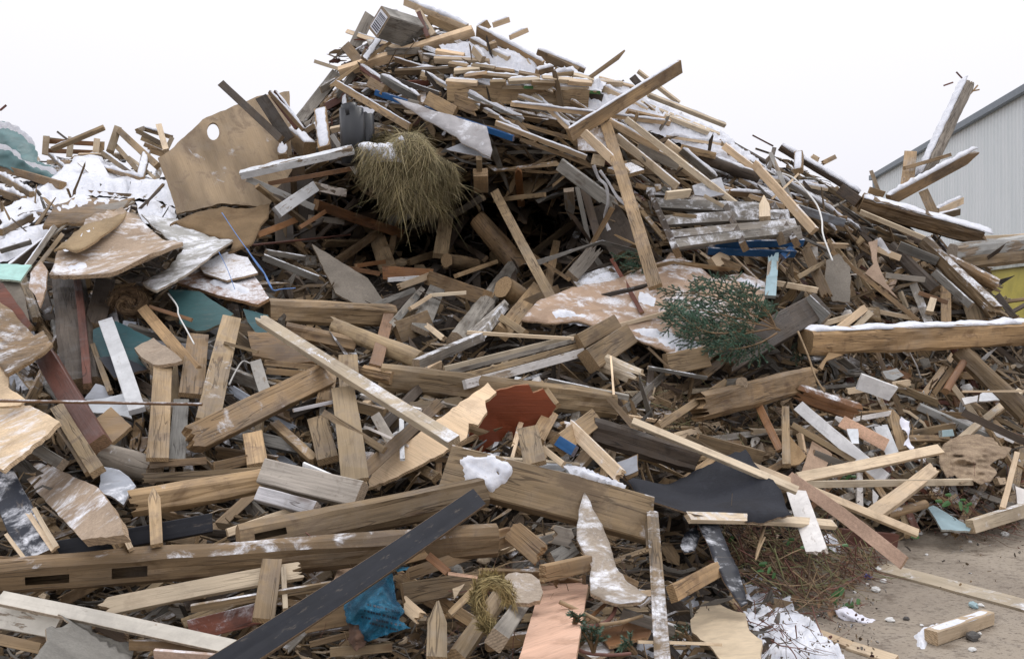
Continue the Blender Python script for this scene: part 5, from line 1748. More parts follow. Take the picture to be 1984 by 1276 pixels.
def bag_print():
    # rows of short dashes following the bag's front
    vs = []; fs = []; r = random.Random(4)
    bpy.context.view_layer.update()
    inv = bag.matrix_basis.inverted()
    for row, (x0, y0, x1, y1) in enumerate(((712, 1168, 770, 1182), (706, 1180, 772, 1196), (700, 1192, 776, 1208), (716, 1204, 780, 1220))):
        x = x0
        while x < x1:
            wd = r.choice((2, 3, 4, 5)); f = (x - x0) / (x1 - x0); y = lerp(y0, y1, f)
            q = []
            for dx, dy in ((0, 0), (wd, 1), (wd, 5), (0, 4)):
                e = inv @ Vector((0, 0, CAM_H)); t = inv @ wp(x + dx, y + dy, 6)
                hit, loc, nr, _ = bag.ray_cast(e, (t - e).normalized())
                if hit: q.append(loc - (t - e).normalized() * .002)
            if len(q) == 4:
                k = len(vs); vs += [tuple(v) for v in q]; fs.append((k, k + 3, k + 2, k + 1))
            x += wd + r.choice((1.2, 2, 4))
    if fs: link('printed_text', mesh_from('printed_text', vs, fs, None, (ink,)), bag)
bag_print()
crumple('plastic_scrap', 'plastic scrap', 'shred of blue plastic poking out above the blue bag', poly('762,1100 775,1096 794,1097 788,1104 770,1108'), 3.5, .01, bagm, 9, seed=5, bulge=.02)
brownm = simple_material('withered_leaves', (.10, .055, .035), .9, .5, 14, bump=1)
crumple('leaf_clump', 'leaf clump', 'clump of withered dark leaves spilling from the blue bag', poly('676,1205 690,1198 712,1206 716,1225 708,1248 690,1262 676,1244'), 3.3, .05, brownm, 16, seed=6, bulge=.05)
burl, nt, bs = nodes_of('burlap'); n = N(nt); g = n.new('ShaderNodeNewGeometry')
a = n.noise(g.outputs['Position'], 8, 6, .7, .5); wv = n.noise(n.vmath('MULTIPLY', g.outputs['Position'], (1, 1, 4)), 90, 2, .5)
n.L.new(n.vmath('MULTIPLY', n.mix(n.ramp(a, .3, .7), (.20, .14, .09, 1), (.40, .30, .20, 1)), n.rgb(n.ramp(wv, .3, .7, .75, 1.15))), bs.inputs['Base Color'])
n.setin(bs, 'Roughness', .95); n.L.new(n.bump(wv, .6, .01), bs.inputs['Normal'])
crumple('burlap_cloth', 'cloth', 'rumpled brown burlap cloth draped over the rubble near the yard', poly('1818,880 1830,858 1852,846 1890,840 1925,848 1935,862 1960,868 1950,884 1928,892 1918,900 1932,915 1920,932 1900,938 1880,930 1862,938 1850,920 1836,926 1822,905'), 7.1, .12, burl, 7.0, (.7, 1, 2.2), bulge=.10, slope=-1.2, seed=7)
papm = simple_material('crumpled_paper', (.72, .72, .80), .6, .06, 8)
crumple('paper_sheet', 'paper', 'crumpled white paper lying on the yard beside green leaves', poly('1617,1180 1640,1174 1660,1186 1680,1196 1702,1202 1692,1216 1664,1214 1640,1206 1626,1196'), 4.72, .04, papm, 9, seed=9, bulge=.05, slope=-.3)
rock = simple_material('cardboard_roll', (.3, .22, .15), .9, .3)
# black cylinder
blackp = simple_material('black_plastic', (.016, .018, .022), .35, .2, 5, bump=.15)
def cylinder_thing():
    A = PT(694, 322, 8, 9.6); B = PT(684, 214, 8, 9.75)
    root = bpy.data.objects.new('black_casing', None); COL.objects.link(root); root.location = A
    def t(nm, x, y0, y1, r, d, m):
        o = tube(nm, [wp(x + 4, y1, d) - A, wp(x + 2, (y0 + y1) / 2, d) - A, wp(x, y0, d) - A], r, m, root, 16); return o
    t('shell', 682, 212, 318, .135, 8.95, blackp); t('shell', 706, 216, 322, .10, 9.1, blackp)
    t('lid', 676, 203, 226, .085, 8.9, blackp)
    e = wp(694, 203, 8.95) - A
    vs, fs = lump_mesh(poly('668,205 676,200 692,202 712,206 726,212 722,218 700,212 674,212'), lambda x, y: wp(x, y, 8.9) - A, Vector((0, -.5, .8)), .03, step=4)
    link('snow_cover', mesh_from('snow_cover', vs, fs, None, (SNOW,), None, True), root)
    tag(root, 'black plastic casing with snow on its rim standing left of the hay bale', 'plastic casing')
cylinder_thing()

# straw rope wreath, rope coil, wicker
def straw_rope(name, label, path, r, d, n_, pal, seed, cat):
    rng = random.Random(seed)
    P = spline([wp(x, y, d - z) for x, y, z in path], 8)
    c = P[0]; root = bpy.data.objects.new(name, None); COL.objects.link(root); root.location = c
    m = simple_material(name + '_core', tuple(q * .5 for q in pal[0]), .9, .4, 20)
    tube('core', [p - c for p in P], r * .7, m, root, 8)
    vs = []; fs = []; tint = []
    for i in range(n_):
        k = rng.randrange(len(P) - 1); p = P[k]; t = (P[k + 1] - p).normalized()
        u = t.cross(Vector((0, 1, .1))).normalized(); v = t.cross(u)
        a = rng.uniform(0, 6.283); o = (u * math.cos(a) + v * math.sin(a))
        s = p + o * r * rng.uniform(.6, 1.05) - c
        dr = (t * rng.choice((1, 1, -1)) + t.cross(o) * .6 + o * rng.uniform(-.05, .45)).normalized()
        L = rng.uniform(.02, .06); w_ = dr.cross(o).normalized() * rng.uniform(.001, .0022)
        q = s + dr * L * .5 + o * .004; e = s + dr * L + o * rng.uniform(-.01, .02)
        b = len(vs); vs += [tuple(s - w_), tuple(s + w_), tuple(q + w_), tuple(q - w_), tuple(e)]
        cc = pal[rng.randrange(len(pal))]; k2 = rng.uniform(.7, 1.2); tint += [(cc[0] * k2, cc[1] * k2, cc[2] * k2, 1)] * 5
        fs += [(b, b + 1, b + 2, b + 3), (b + 3, b + 2, b + 4)]
    me = mesh_from('loose_straw', vs, fs, None, (bpy.data.materials['straw'],))
    ca = me.color_attributes.new('tint', 'FLOAT_COLOR', 'POINT'); ca.data.foreach_set('color', [x for t in tint for x in t])
    link('loose_straw', me, root)
    tag(root, label, cat)
straw_rope('straw_rope', 'twisted straw rope looping down beside the chipboard disc', [(952, 1220, 0), (935, 1195, .02), (925, 1160, .05), (935, 1132, .06), (955, 1125, .06), (978, 1140, .03), (990, 1165, 0)], .023, 3.2, 1300,
           [(.46, .37, .17), (.34, .26, .11), (.22, .17, .07)], 21, 'rope')
straw_rope('wicker_coil', 'coil of brown twisted wicker under the overhanging chipboard', [(208, 612, 0), (222, 575, .05), (250, 562, .08), (276, 572, .1), (278, 592, .1), (250, 606, .1), (232, 592, .1), (244, 578, .12), (262, 586, .12)], .045, 6.6, 1400,
           [(.18, .11, .055), (.11, .065, .035), (.26, .17, .09)], 22, 'wicker coil')
wick, nt, bs = nodes_of('wicker'); n = N(nt)
at = n.new('ShaderNodeAttribute', attribute_name='gcoord')
w1 = n.new('ShaderNodeTexWave', wave_type='BANDS', bands_direction='X'); n.setin(w1, 'Vector', at.outputs['Vector']); n.setin(w1, 'Scale', 38.0); n.setin(w1, 'Distortion', 2.0)
w2 = n.new('ShaderNodeTexWave', wave_type='BANDS', bands_direction='Y'); n.setin(w2, 'Vector', at.outputs['Vector']); n.setin(w2, 'Scale', 70.0); n.setin(w2, 'Distortion', 3.0)
hh = n.math('MULTIPLY', w1.outputs[1], w2.outputs[1])
n.L.new(n.mix(n.ramp(hh, .1, .6), (.05, .03, .02, 1), (.34, .22, .15, 1)), bs.inputs['Base Color']); n.L.new(n.bump(hh, 1, .02), bs.inputs['Normal'])
M['k2'] = wick
S('wicker_scrap', 'B', '968,1290 974,1250 990,1222 1014,1196 1034,1180 1024,1226 1008,1290', th=5, layer=15, a=0, b=-.6, fin='k2', jag=1.5, curl=.1, gang=70, label='scrap of woven wicker basket beside the laminate panel')

# cables, strings, wires, twigs
def wire(name, cat, label, path, r, mat, lay=12, d=None, taper=.8):
    P = spline([PT(x, y, lay, d) for x, y in path], 6)
    c = P[0]
    o = tube(name, [p - c for p in P], r, mat, None, 6, taper); o.location = c
    tag(o, label, cat); return o
whitec = simple_material('white_cable', (.75, .75, .73), .4, .1)
bluec = simple_material('blue_twine', (.10, .22, .50), .6, .2)
wire('cable', 'cable', 'thick white cable curving down over the rubble slope', [(1515, 336), (1537, 345), (1558, 366), (1582, 396), (1592, 425), (1594, 452), (1604, 482), (1613, 505)], .011, whitec, 12)
wire('cable', 'cable', 'thin white cord hanging in front of the rounded teal panel', [(325, 568), (343, 592), (346, 610), (362, 640), (376, 666)], .006, whitec, 13)
wire('twine', 'twine', 'light blue twine knotted beside the snow-strewn orange board', [(478, 482), (500, 515), (512, 530), (520, 548), (530, 562), (545, 560), (572, 558)], .006, bluec, 14)
wire('twine', 'twine', 'thin blue twine hanging from the buckled brown hardboard', [(430, 412), (455, 450), (482, 488), (510, 525), (528, 560)], .004, bluec, 15)
wire('twine', 'twine', 'faint blue thread lying across the snow-strewn orange board', [(424, 488), (440, 520), (455, 560)], .003, bluec, 16)
wire('wire', 'wire', 'grey bent wire beside the flaking rail end', [(444, 745), (455, 722), (470, 700), (485, 704)], .006, simple_material('dull_wire', (.35, .34, .32), .5, .2), 12)
twigm = simple_material('red_twig', (.17, .075, .055), .7, .3, 10)
tan_twig = simple_material('tan_twig', (.30, .21, .12), .8, .3, 10)
wire('twig', 'twig', 'reddish bent twig arching over the snow below the chipboard sheet', [(1172, 1092), (1188, 1130), (1194, 1165), (1186, 1192), (1166, 1208), (1130, 1212), (1078, 1208)], .010, twigm, 15)
wire('twig', 'twig', 'thick dark stick pointing at the laminate panel', [(1084, 1165), (1120, 1182), (1162, 1203)], .010, tan_twig, 16)
wire('twig', 'twig', 'stick lying between the laminate panel and the orange offcut', [(1162, 1210), (1205, 1204), (1245, 1192)], .009, tan_twig, 16)
wire('twig', 'twig', 'red twig bending along the bottom edge below the spruce tuft', [(1088, 1210), (1105, 1240), (1130, 1262), (1180, 1268), (1222, 1265)], .008, twigm, 17)
wire('twig', 'twig', 'long tan stem standing beside the log end', [(1546, 642), (1566, 690), (1580, 730), (1598, 760)], .010, tan_twig, 14)
wire('twig', 'twig', 'greenish stick standing left of the white strip', [(1505, 955), (1490, 990), (1478, 1030), (1466, 1078)], .012, tan_twig, 13)
wire('stick', 'stick', 'thin pale stick standing beside the greenish stick', [(1482, 1040), (1472, 1062), (1464, 1084)], .006, tan_twig, 14)

# plastic strips
filmm = simple_material('plastic_film', (.62, .62, .64), .3, .1, 8, trans=.45)
def ribbon(name, label, cat, path, w, mat, lay, d=None):
    rng = random.Random(len(path)); P = spline([PT(x, y, lay, d) for x, y in path], 6); c = P[0]; vs = []; fs = []
    for i, p in enumerate(P):
        t = (P[min(i + 1, len(P) - 1)] - P[max(i - 1, 0)]).normalized(); s = t.cross(Vector((math.sin(i * .5) * .6, 1, .2))).normalized()
        ww = w * (.6 + .6 * abs(noise.noise(p * 9)))
        for q in (-1, 0, 1): vs.append(tuple(p - c + s * q * ww / 2 + Vector((0, -.012 * (q == 0), 0))))
    for i in range(len(P) - 1):
        for q in (0, 1): a = i * 3 + q; fs.append((a, a + 1, a + 4, a + 3))
    n = len(vs); vs += [(v[0], v[1] + .0015, v[2]) for v in vs]; fs += [tuple(n + i for i in f[::-1]) for f in fs]
    o = link(name, mesh_from(name, vs, fs, None, (mat,), None, True)); o.location = c; tag(o, label, cat)
ribbon('plastic_strip', 'translucent plastic strip hanging left of the long hanging plank', 'plastic strip', [(1150, 320), (1160, 345), (1174, 360), (1178, 390), (1172, 420), (1180, 446)], .05, filmm, 12)
ribbon('plastic_strip', 'second plastic strip trailing towards the hanging plank', 'plastic strip', [(1162, 330), (1180, 355), (1195, 380), (1210, 396)], .04, filmm, 13)
ribbon('plastic_strip', 'crumpled white plastic strip standing in the rubble right of the white boards', 'plastic strip', [(1752, 812), (1756, 835), (1762, 856), (1760, 868)], .10, papm, 12)
ribbon('plastic_strip', 'ragged grey plastic sliver caught on the slope under the massive brown beam', 'plastic strip', [(1700, 462), (1712, 478), (1724, 490)], .07, filmm, 10)

# ---- ivy leaves
LEAFM = simple_material('ivy_leaf', (.045, .13, .03), .4, .35, 12)
def ivy(label, spots, d, seed):
    rng = random.Random(seed); c = wp(spots[0][0], spots[0][1], d)
    root = bpy.data.objects.new('ivy_sprig', None); COL.objects.link(root); root.location = c
    for (x, y, s, an) in spots:
        p = wp(x, y, d + rng.uniform(-.05, .05)) - c
        m = s * d / FPX
        out = []
        for k in range(12):
            a = k / 12 * 2 * math.pi; r = m * (.5 + .18 * math.cos(a) + .08 * math.cos(3 * a))
            out.append((math.cos(a) * r * 1.3, math.sin(a) * r * .7))
        nrm = Vector((rng.gauss(0, .35), -1, rng.gauss(.5, .4))).normalized(); u = nrm.cross(Vector((0, 0, 1))).normalized(); v = nrm.cross(u)
        a = math.radians(an); U = u * math.cos(a) + v * math.sin(a); V_ = v * math.cos(a) - u * math.sin(a)
        vs = [tuple(p + U * q[0] + V_ * q[1] - nrm * .25 * abs(q[1])) for q in out] + [tuple(p + nrm * .002)]
        fs = [(i, (i + 1) % 12, 12) for i in range(12)]
        link('leaf', mesh_from('leaf', vs, fs, None, (LEAFM,)), root)
    S0 = [wp(x, y, d + .03) - c for x, y, *_ in spots]
    tube('stem', spline(S0, 4), .003, tan_twig, root, 4)
    tag(root, label, 'ivy sprig')
ivy('glossy green leaves lying on the yard above the crumpled paper', [(1622, 1150, 18, 20), (1630, 1142, 16, 70), (1618, 1162, 14, 100), (1648, 1172, 20, 10), (1664, 1164, 14, 60), (1672, 1176, 20, 0), (1668, 1188, 16, -30), (1655, 1184, 14, 40)], 4.95, 1)
ivy('green leaves peeping out under the level pale plank', [(1634, 926, 16, 0), (1646, 922, 12, 40), (1655, 922, 10, 0), (1628, 930, 10, 60)], 6.9, 2)
ivy('green ivy leaves above the pale blue grey shard', [(1822, 970, 10, 0), (1836, 974, 14, 30), (1840, 958, 10, 0), (1862, 976, 14, 70), (1872, 982, 14, 90), (1868, 968, 8, 0), (1880, 976, 10, 20)], 6.4, 3)
ivy('single green leaf at the foot of the long pale plank', [(1776, 1038, 14, 0), (1770, 1036, 9, 30)], 6.3, 4)
ivy('pale leaves on the brushwood under the black felt strip', [(1418, 1042, 12, 60), (1412, 1050, 8, 20), (1536, 1044, 9, 10), (1528, 1050, 8, 50)], 5.3, 5)
ivy('dark green leaves half buried in the brushwood', [(1482, 1092, 14, 0), (1492, 1102, 12, 40), (1500, 1112, 10, 70), (1476, 1104, 10, 10), (1560, 1060, 10, 0), (1640, 1055, 10, 0)], 4.9, 6)
# ------------------------------------------------------------------ snow lying on the heap and the yard
def snow_field(label, P, layer, h, freq=4.0, dfun=None, step=7):
    dist = dfun or (lambda x, y: depth(x, y) * (1 - STEP * layer))
    vs, fs = lump_mesh(P, lambda x, y: wp(x, y, dist(x, y)), Vector((0, -.35, .9)).normalized(), h, freq, step)
    o = link('snow', mesh_from('snow', vs, fs, None, (SNOW,), None, True)); tag(o, label, None, None, 'stuff'); return o
snow_field('thick snow heaped in lumps on the wide tan board below the summit', poly('858,160 880,140 905,132 950,128 1000,118 1040,126 1075,135 1120,140 1150,150 1175,158 1168,170 1140,176 1100,172 1040,170 960,172 890,176 862,172'), 3.5, .10, 9, lambda x, y: 10.15 + (175 - y) * .012, 4)
snow_field('snow filling the gaps between the battens right of the summit', poly('940,60 975,68 1010,92 1060,125 1050,130 1000,110 960,90'), 1, .06, 5)
snow_field('snow lying over the slope behind the crossing plank', poly('1150,160 1190,158 1230,172 1280,200 1340,235 1400,262 1460,300 1500,330 1470,330 1400,300 1330,270 1260,230 1190,190'), 2.2, .06, 5)
snow_field('deep snow covering the low part of the heap below the toppled pallet', poly('-10,410 40,380 70,362 150,300 190,300 240,330 300,345 330,350 340,400 300,385 262,384 200,378 150,378 100,398 60,430 20,455 -10,470'), 3, .12, 3, None, 7)
snow_field('snow lying among the broken boards beside the brown buckled hardboard', poly('262,388 300,385 340,402 345,440 300,440 275,425'), 4, .08, 5)
snow_field('crusted snow below the laden curling sheets', poly('-10,460 40,440 85,430 95,450 60,480 20,500 -10,505'), 6, .08, 6)
snow_field('patches of snow caught between the slats of the upper slope', poly('1150,172 1260,190 1400,252 1462,300 1500,335 1400,315 1300,268 1200,232 1120,205'), 2.9, .06, 14, None, 4)
snow_field('patches of snow lodged between the short offcuts of the peak', poly('850,85 930,78 1000,98 1060,128 1040,142 960,128 880,118'), 2.6, .06, 14, None, 4)
gd = lambda x, y: ground_depth(y) - .02
def ground_snow(label, P, h, freq, step=6):
    vs, fs = lump_mesh(P, lambda x, y: wp(x, y, ground_depth(y)), Vector((0, 0, 1)), h, freq, step)
    o = link('snow', mesh_from('snow', vs, fs, None, (SNOW,), None, True)); tag(o, label, None, None, 'stuff')
ground_snow('churned old snow on the yard at the foot of the heap', poly('1440,1102 1470,1118 1490,1140 1512,1158 1535,1168 1545,1195 1572,1212 1590,1232 1612,1250 1650,1290 1470,1290 1440,1240 1420,1180 1425,1140'), .085, 9, 3.5)
ground_snow('trodden snow between the laminate panel and the plaster sheet', poly('1180,1110 1210,1090 1240,1100 1270,1130 1300,1160 1340,1150 1380,1165 1330,1200 1345,1240 1390,1290 1220,1290 1240,1230 1230,1180 1200,1150'), .08, 9, 3.5)
ground_snow('small snow patch beside the short square beam', poly('1766,1230 1782,1222 1800,1214 1822,1212 1834,1222 1812,1234 1800,1250 1796,1262 1780,1262 1772,1246'), .05, 12, 4)
snow_field('snow caught behind the reddish moulding', poly('1592,1035 1612,1030 1628,1050 1628,1066 1600,1058'), 1, .05, 9, None, 4)

# ------------------------------------------------------------------ pebbles and plaster crumbs on the yard
crumb = simple_material('plaster_crumb', (.70, .70, .68), .8, .12, 20)
crumb_b = simple_material('blue_stone', (.30, .42, .45), .7, .2, 30)
crumb_k = simple_material('dark_stone', (.07, .065, .06), .7, .3, 30)
def stone(x, y, s, mat, label, seed):
    d = ground_depth(y); r = s * d / FPX / 2; rng = random.Random(seed); vs = []; fs = []
    U, V = 9, 6
    for v in range(V + 1):
        for u in range(U):
            ph = v / V * math.pi; th = u / U * 2 * math.pi
            p = Vector((math.cos(th) * math.sin(ph) * 1.25, math.sin(th) * math.sin(ph), math.cos(ph) * .7))
            vs.append(tuple(p * r * (1 + .4 * noise.noise(p * 1.6 + Vector((seed, 0, 0))))))
    for v in range(V):
        for u in range(U): a = v * U + u; b = v * U + (u + 1) % U; fs.append((a, a + U, b + U, b))
    o = link('stone', mesh_from('stone', vs, fs, None, (mat,))); o.location = wp(x, y, d) + Vector((0, 0, r * .5)); o.rotation_euler = (0, 0, seed)
    tag(o, label, 'stone', 'loose stones and crumbs on the yard')
for i, (x, y, s, m_, lab) in enumerate([
    (1697, 1145, 16, crumb, 'white crumb lying alone left of the long pale plank on the yard'), (1700, 1106, 16, crumb, 'white crumb touching the upper end of the yard plank'),
    (1712, 1128, 12, crumb, 'white crumb just below the end of the yard plank'), (1680, 1133, 7, crumb, 'tiny white crumb beside the brushwood'),
    (1947, 1037, 13, crumb, 'white crumb near the dusted plank at the edge of the picture'), (1880, 1050, 6, crumb, 'tiny white crumb on the bare yard below the blue grey shard'),
    (1795, 1075, 6, crumb, 'tiny white crumb on the bare yard above the long plank'), (1886, 1176, 18, crumb_b, 'blue grey pebble beside the long plank on the yard'),
    (1900, 1174, 10, crumb, 'white pebble next to the blue grey pebble'), (1884, 1238, 26, crumb_k, 'dark stone beside the short square beam'),
    (1786, 1212, 7, crumb, 'white crumb at the tip of the small snow patch'), (1725, 1203, 14, crumb, 'white flake right of the crumpled paper'),
    (1756, 1200, 11, crumb_k, 'dark pebble right of the crumpled paper'), (1898, 1228, 8, crumb, 'white crumb behind the short square beam'),
    (1656, 1148, 6, crumb, 'tiny white crumb above the green leaves'), (1884, 1260, 12, crumb, 'white flake in front of the short square beam'),
    (1782, 1035, 10, crumb, 'white crumb beside the single green leaf'), (1832, 1036, 7, crumb, 'white crumb below the blue grey shard'),
    (1682, 1120, 14, simple_material('blue_cap', (.02, .03, .30), .4, .1), 'deep blue plastic cap at the foot of the brushwood')]):
    stone(x, y, s, m_, lab, i + 1)

# ------------------------------------------------------------------ regions of smaller rubble
# name, outline, angle (deg, up positive), spread, length px, width px, colours, snow cm, dust, density of pieces, landmark words
REG = [
 ('slope', '1190,260 1300,300 1480,400 1600,480 1760,560 1820,640 1600,620 1500,540 1350,500 1230,420', -33, 15, (50, 170), (5, 12), 'FTTBBGGTFR', 0, .15, 100),
 ('top slope', '900,100 1040,140 1180,180 1320,240 1460,320 1580,380 1650,440 1500,420 1350,330 1200,260 1000,230 900,200', -27, 11, (70, 210), (5, 11), 'FFTTBBGF', 3.2, 1.1, 105),
 ('dark slope', '1500,300 1600,350 1700,420 1850,500 1880,600 1760,560 1640,470 1540,400', -35, 17, (45, 140), (5, 12), 'BDTBGDDT', 0, .12, 66),
 ('rubble', '1600,700 1980,700 1984,1000 1760,1000 1600,960 1480,900 1560,800', -18, 38, (30, 150), (6, 15), 'TTBFGTBFTOWTTVRG', 0, .04, 150),
 ('mid rubble', '1230,720 1560,800 1600,960 1400,930 1200,820', -15, 40, (35, 150), (6, 16), 'BBTDGTDBF', 0, .05, 56),
 ('hollow', '520,380 900,430 1100,350 1180,500 1000,640 800,640 560,620 480,480', 20, 50, (45, 150), (7, 18), 'DBBDDDBD', 0, .0, 44),  # dark browns chosen to paint in the shade of the hollow
 ('left bank', '0,560 200,600 460,620 640,700 640,900 300,900 100,860 0,760', -60, 32, (60, 170), (9, 26), 'GTBGDTYT', 0, .12, 76),
 ('centre', '620,700 1000,780 1200,850 1150,960 860,900 640,930', 25, 40, (60, 180), (9, 22), 'BTGDTBWF', 0, .05, 72),
 ('low bank', '0,960 500,1000 900,1060 1100,1000 1250,1080 1150,1276 0,1276', 8, 32, (60, 220), (9, 26), 'TBGBTFDG', 0, .10, 125),
 ('peak', '640,110 760,40 900,60 960,160 900,240 760,230 660,200', 18, 40, (35, 120), (6, 13), 'BTDGBFTR', 2, .4, 34),
 ('shoulder', '560,250 640,160 680,200 660,300 600,330 540,300', 50, 30, (25, 65), (7, 14), 'BDGTDR', 1.5, .3, 20),
 ('snow bank', '0,330 100,300 240,300 330,360 300,420 120,440 0,480', 12, 30, (30, 90), (6, 13), 'BTGFBD', 3, .7, 30),
 ('edge', '1700,440 1900,500 1984,640 1900,640 1780,560', -40, 20, (30, 80), (8, 16), 'BTGDB', 0, .2, 16),
]
REGP = [(r[0], poly(r[1])) + r[2:] for r in REG]
frng = random.Random(77)
def sample(P):
    xs = [p[0] for p in P]; ys = [p[1] for p in P]
    while True:
        x = frng.uniform(min(xs), max(xs)); y = frng.uniform(min(ys), max(ys))
        if in_poly(x, y, P): return x, y
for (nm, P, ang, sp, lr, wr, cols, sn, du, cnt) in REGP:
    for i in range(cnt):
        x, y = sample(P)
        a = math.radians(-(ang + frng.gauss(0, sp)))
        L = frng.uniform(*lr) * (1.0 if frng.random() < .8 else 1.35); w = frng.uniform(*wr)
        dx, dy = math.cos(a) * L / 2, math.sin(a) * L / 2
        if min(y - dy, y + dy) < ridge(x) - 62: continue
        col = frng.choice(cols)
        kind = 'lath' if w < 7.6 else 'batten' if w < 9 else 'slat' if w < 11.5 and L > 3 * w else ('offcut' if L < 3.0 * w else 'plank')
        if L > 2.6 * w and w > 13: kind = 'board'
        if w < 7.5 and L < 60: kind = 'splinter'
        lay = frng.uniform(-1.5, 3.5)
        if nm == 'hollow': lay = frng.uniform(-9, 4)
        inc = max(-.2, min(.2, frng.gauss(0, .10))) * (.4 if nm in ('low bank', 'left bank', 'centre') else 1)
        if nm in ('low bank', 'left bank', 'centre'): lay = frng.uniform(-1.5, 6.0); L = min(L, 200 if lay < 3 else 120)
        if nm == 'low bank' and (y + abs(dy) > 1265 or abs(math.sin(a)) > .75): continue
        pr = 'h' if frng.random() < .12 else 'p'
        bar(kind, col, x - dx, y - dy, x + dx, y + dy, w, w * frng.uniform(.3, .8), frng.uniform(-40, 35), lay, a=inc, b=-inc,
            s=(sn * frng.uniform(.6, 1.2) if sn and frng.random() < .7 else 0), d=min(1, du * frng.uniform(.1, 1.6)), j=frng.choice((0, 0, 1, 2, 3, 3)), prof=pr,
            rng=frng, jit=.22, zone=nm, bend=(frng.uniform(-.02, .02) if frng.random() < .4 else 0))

# irregular broken board pieces
SH = [('rubble', 44, (12, 34)), ('slope', 16, (16, 36)), ('dark slope', 14, (14, 34)), ('hollow', 16, (24, 55)), ('mid rubble', 10, (14, 34)), ('left bank', 12, (30, 60)), ('low bank', 16, (24, 55)), ('centre', 7, (22, 44)), ('peak', 6, (16, 30))]
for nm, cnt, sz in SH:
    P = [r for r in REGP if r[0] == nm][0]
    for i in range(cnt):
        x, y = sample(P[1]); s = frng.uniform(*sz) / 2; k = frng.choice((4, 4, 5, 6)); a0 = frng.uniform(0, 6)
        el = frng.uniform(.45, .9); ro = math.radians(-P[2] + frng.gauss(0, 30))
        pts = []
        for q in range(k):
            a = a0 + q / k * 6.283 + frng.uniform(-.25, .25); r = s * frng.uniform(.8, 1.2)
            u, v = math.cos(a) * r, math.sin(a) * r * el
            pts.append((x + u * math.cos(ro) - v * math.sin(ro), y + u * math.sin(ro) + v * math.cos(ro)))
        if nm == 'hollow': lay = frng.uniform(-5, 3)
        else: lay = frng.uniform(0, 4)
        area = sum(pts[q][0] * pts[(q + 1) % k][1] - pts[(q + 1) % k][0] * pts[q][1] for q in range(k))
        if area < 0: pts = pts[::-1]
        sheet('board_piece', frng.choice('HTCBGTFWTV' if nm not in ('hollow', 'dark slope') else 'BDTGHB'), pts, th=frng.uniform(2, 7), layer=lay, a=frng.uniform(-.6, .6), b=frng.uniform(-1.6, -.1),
              jag=frng.choice((.8, 1.6)), d=P[8] * .6, curl=frng.uniform(0, .05), fin=frng.choice(('c', 'w', 'c')), jit=.2, step=6)

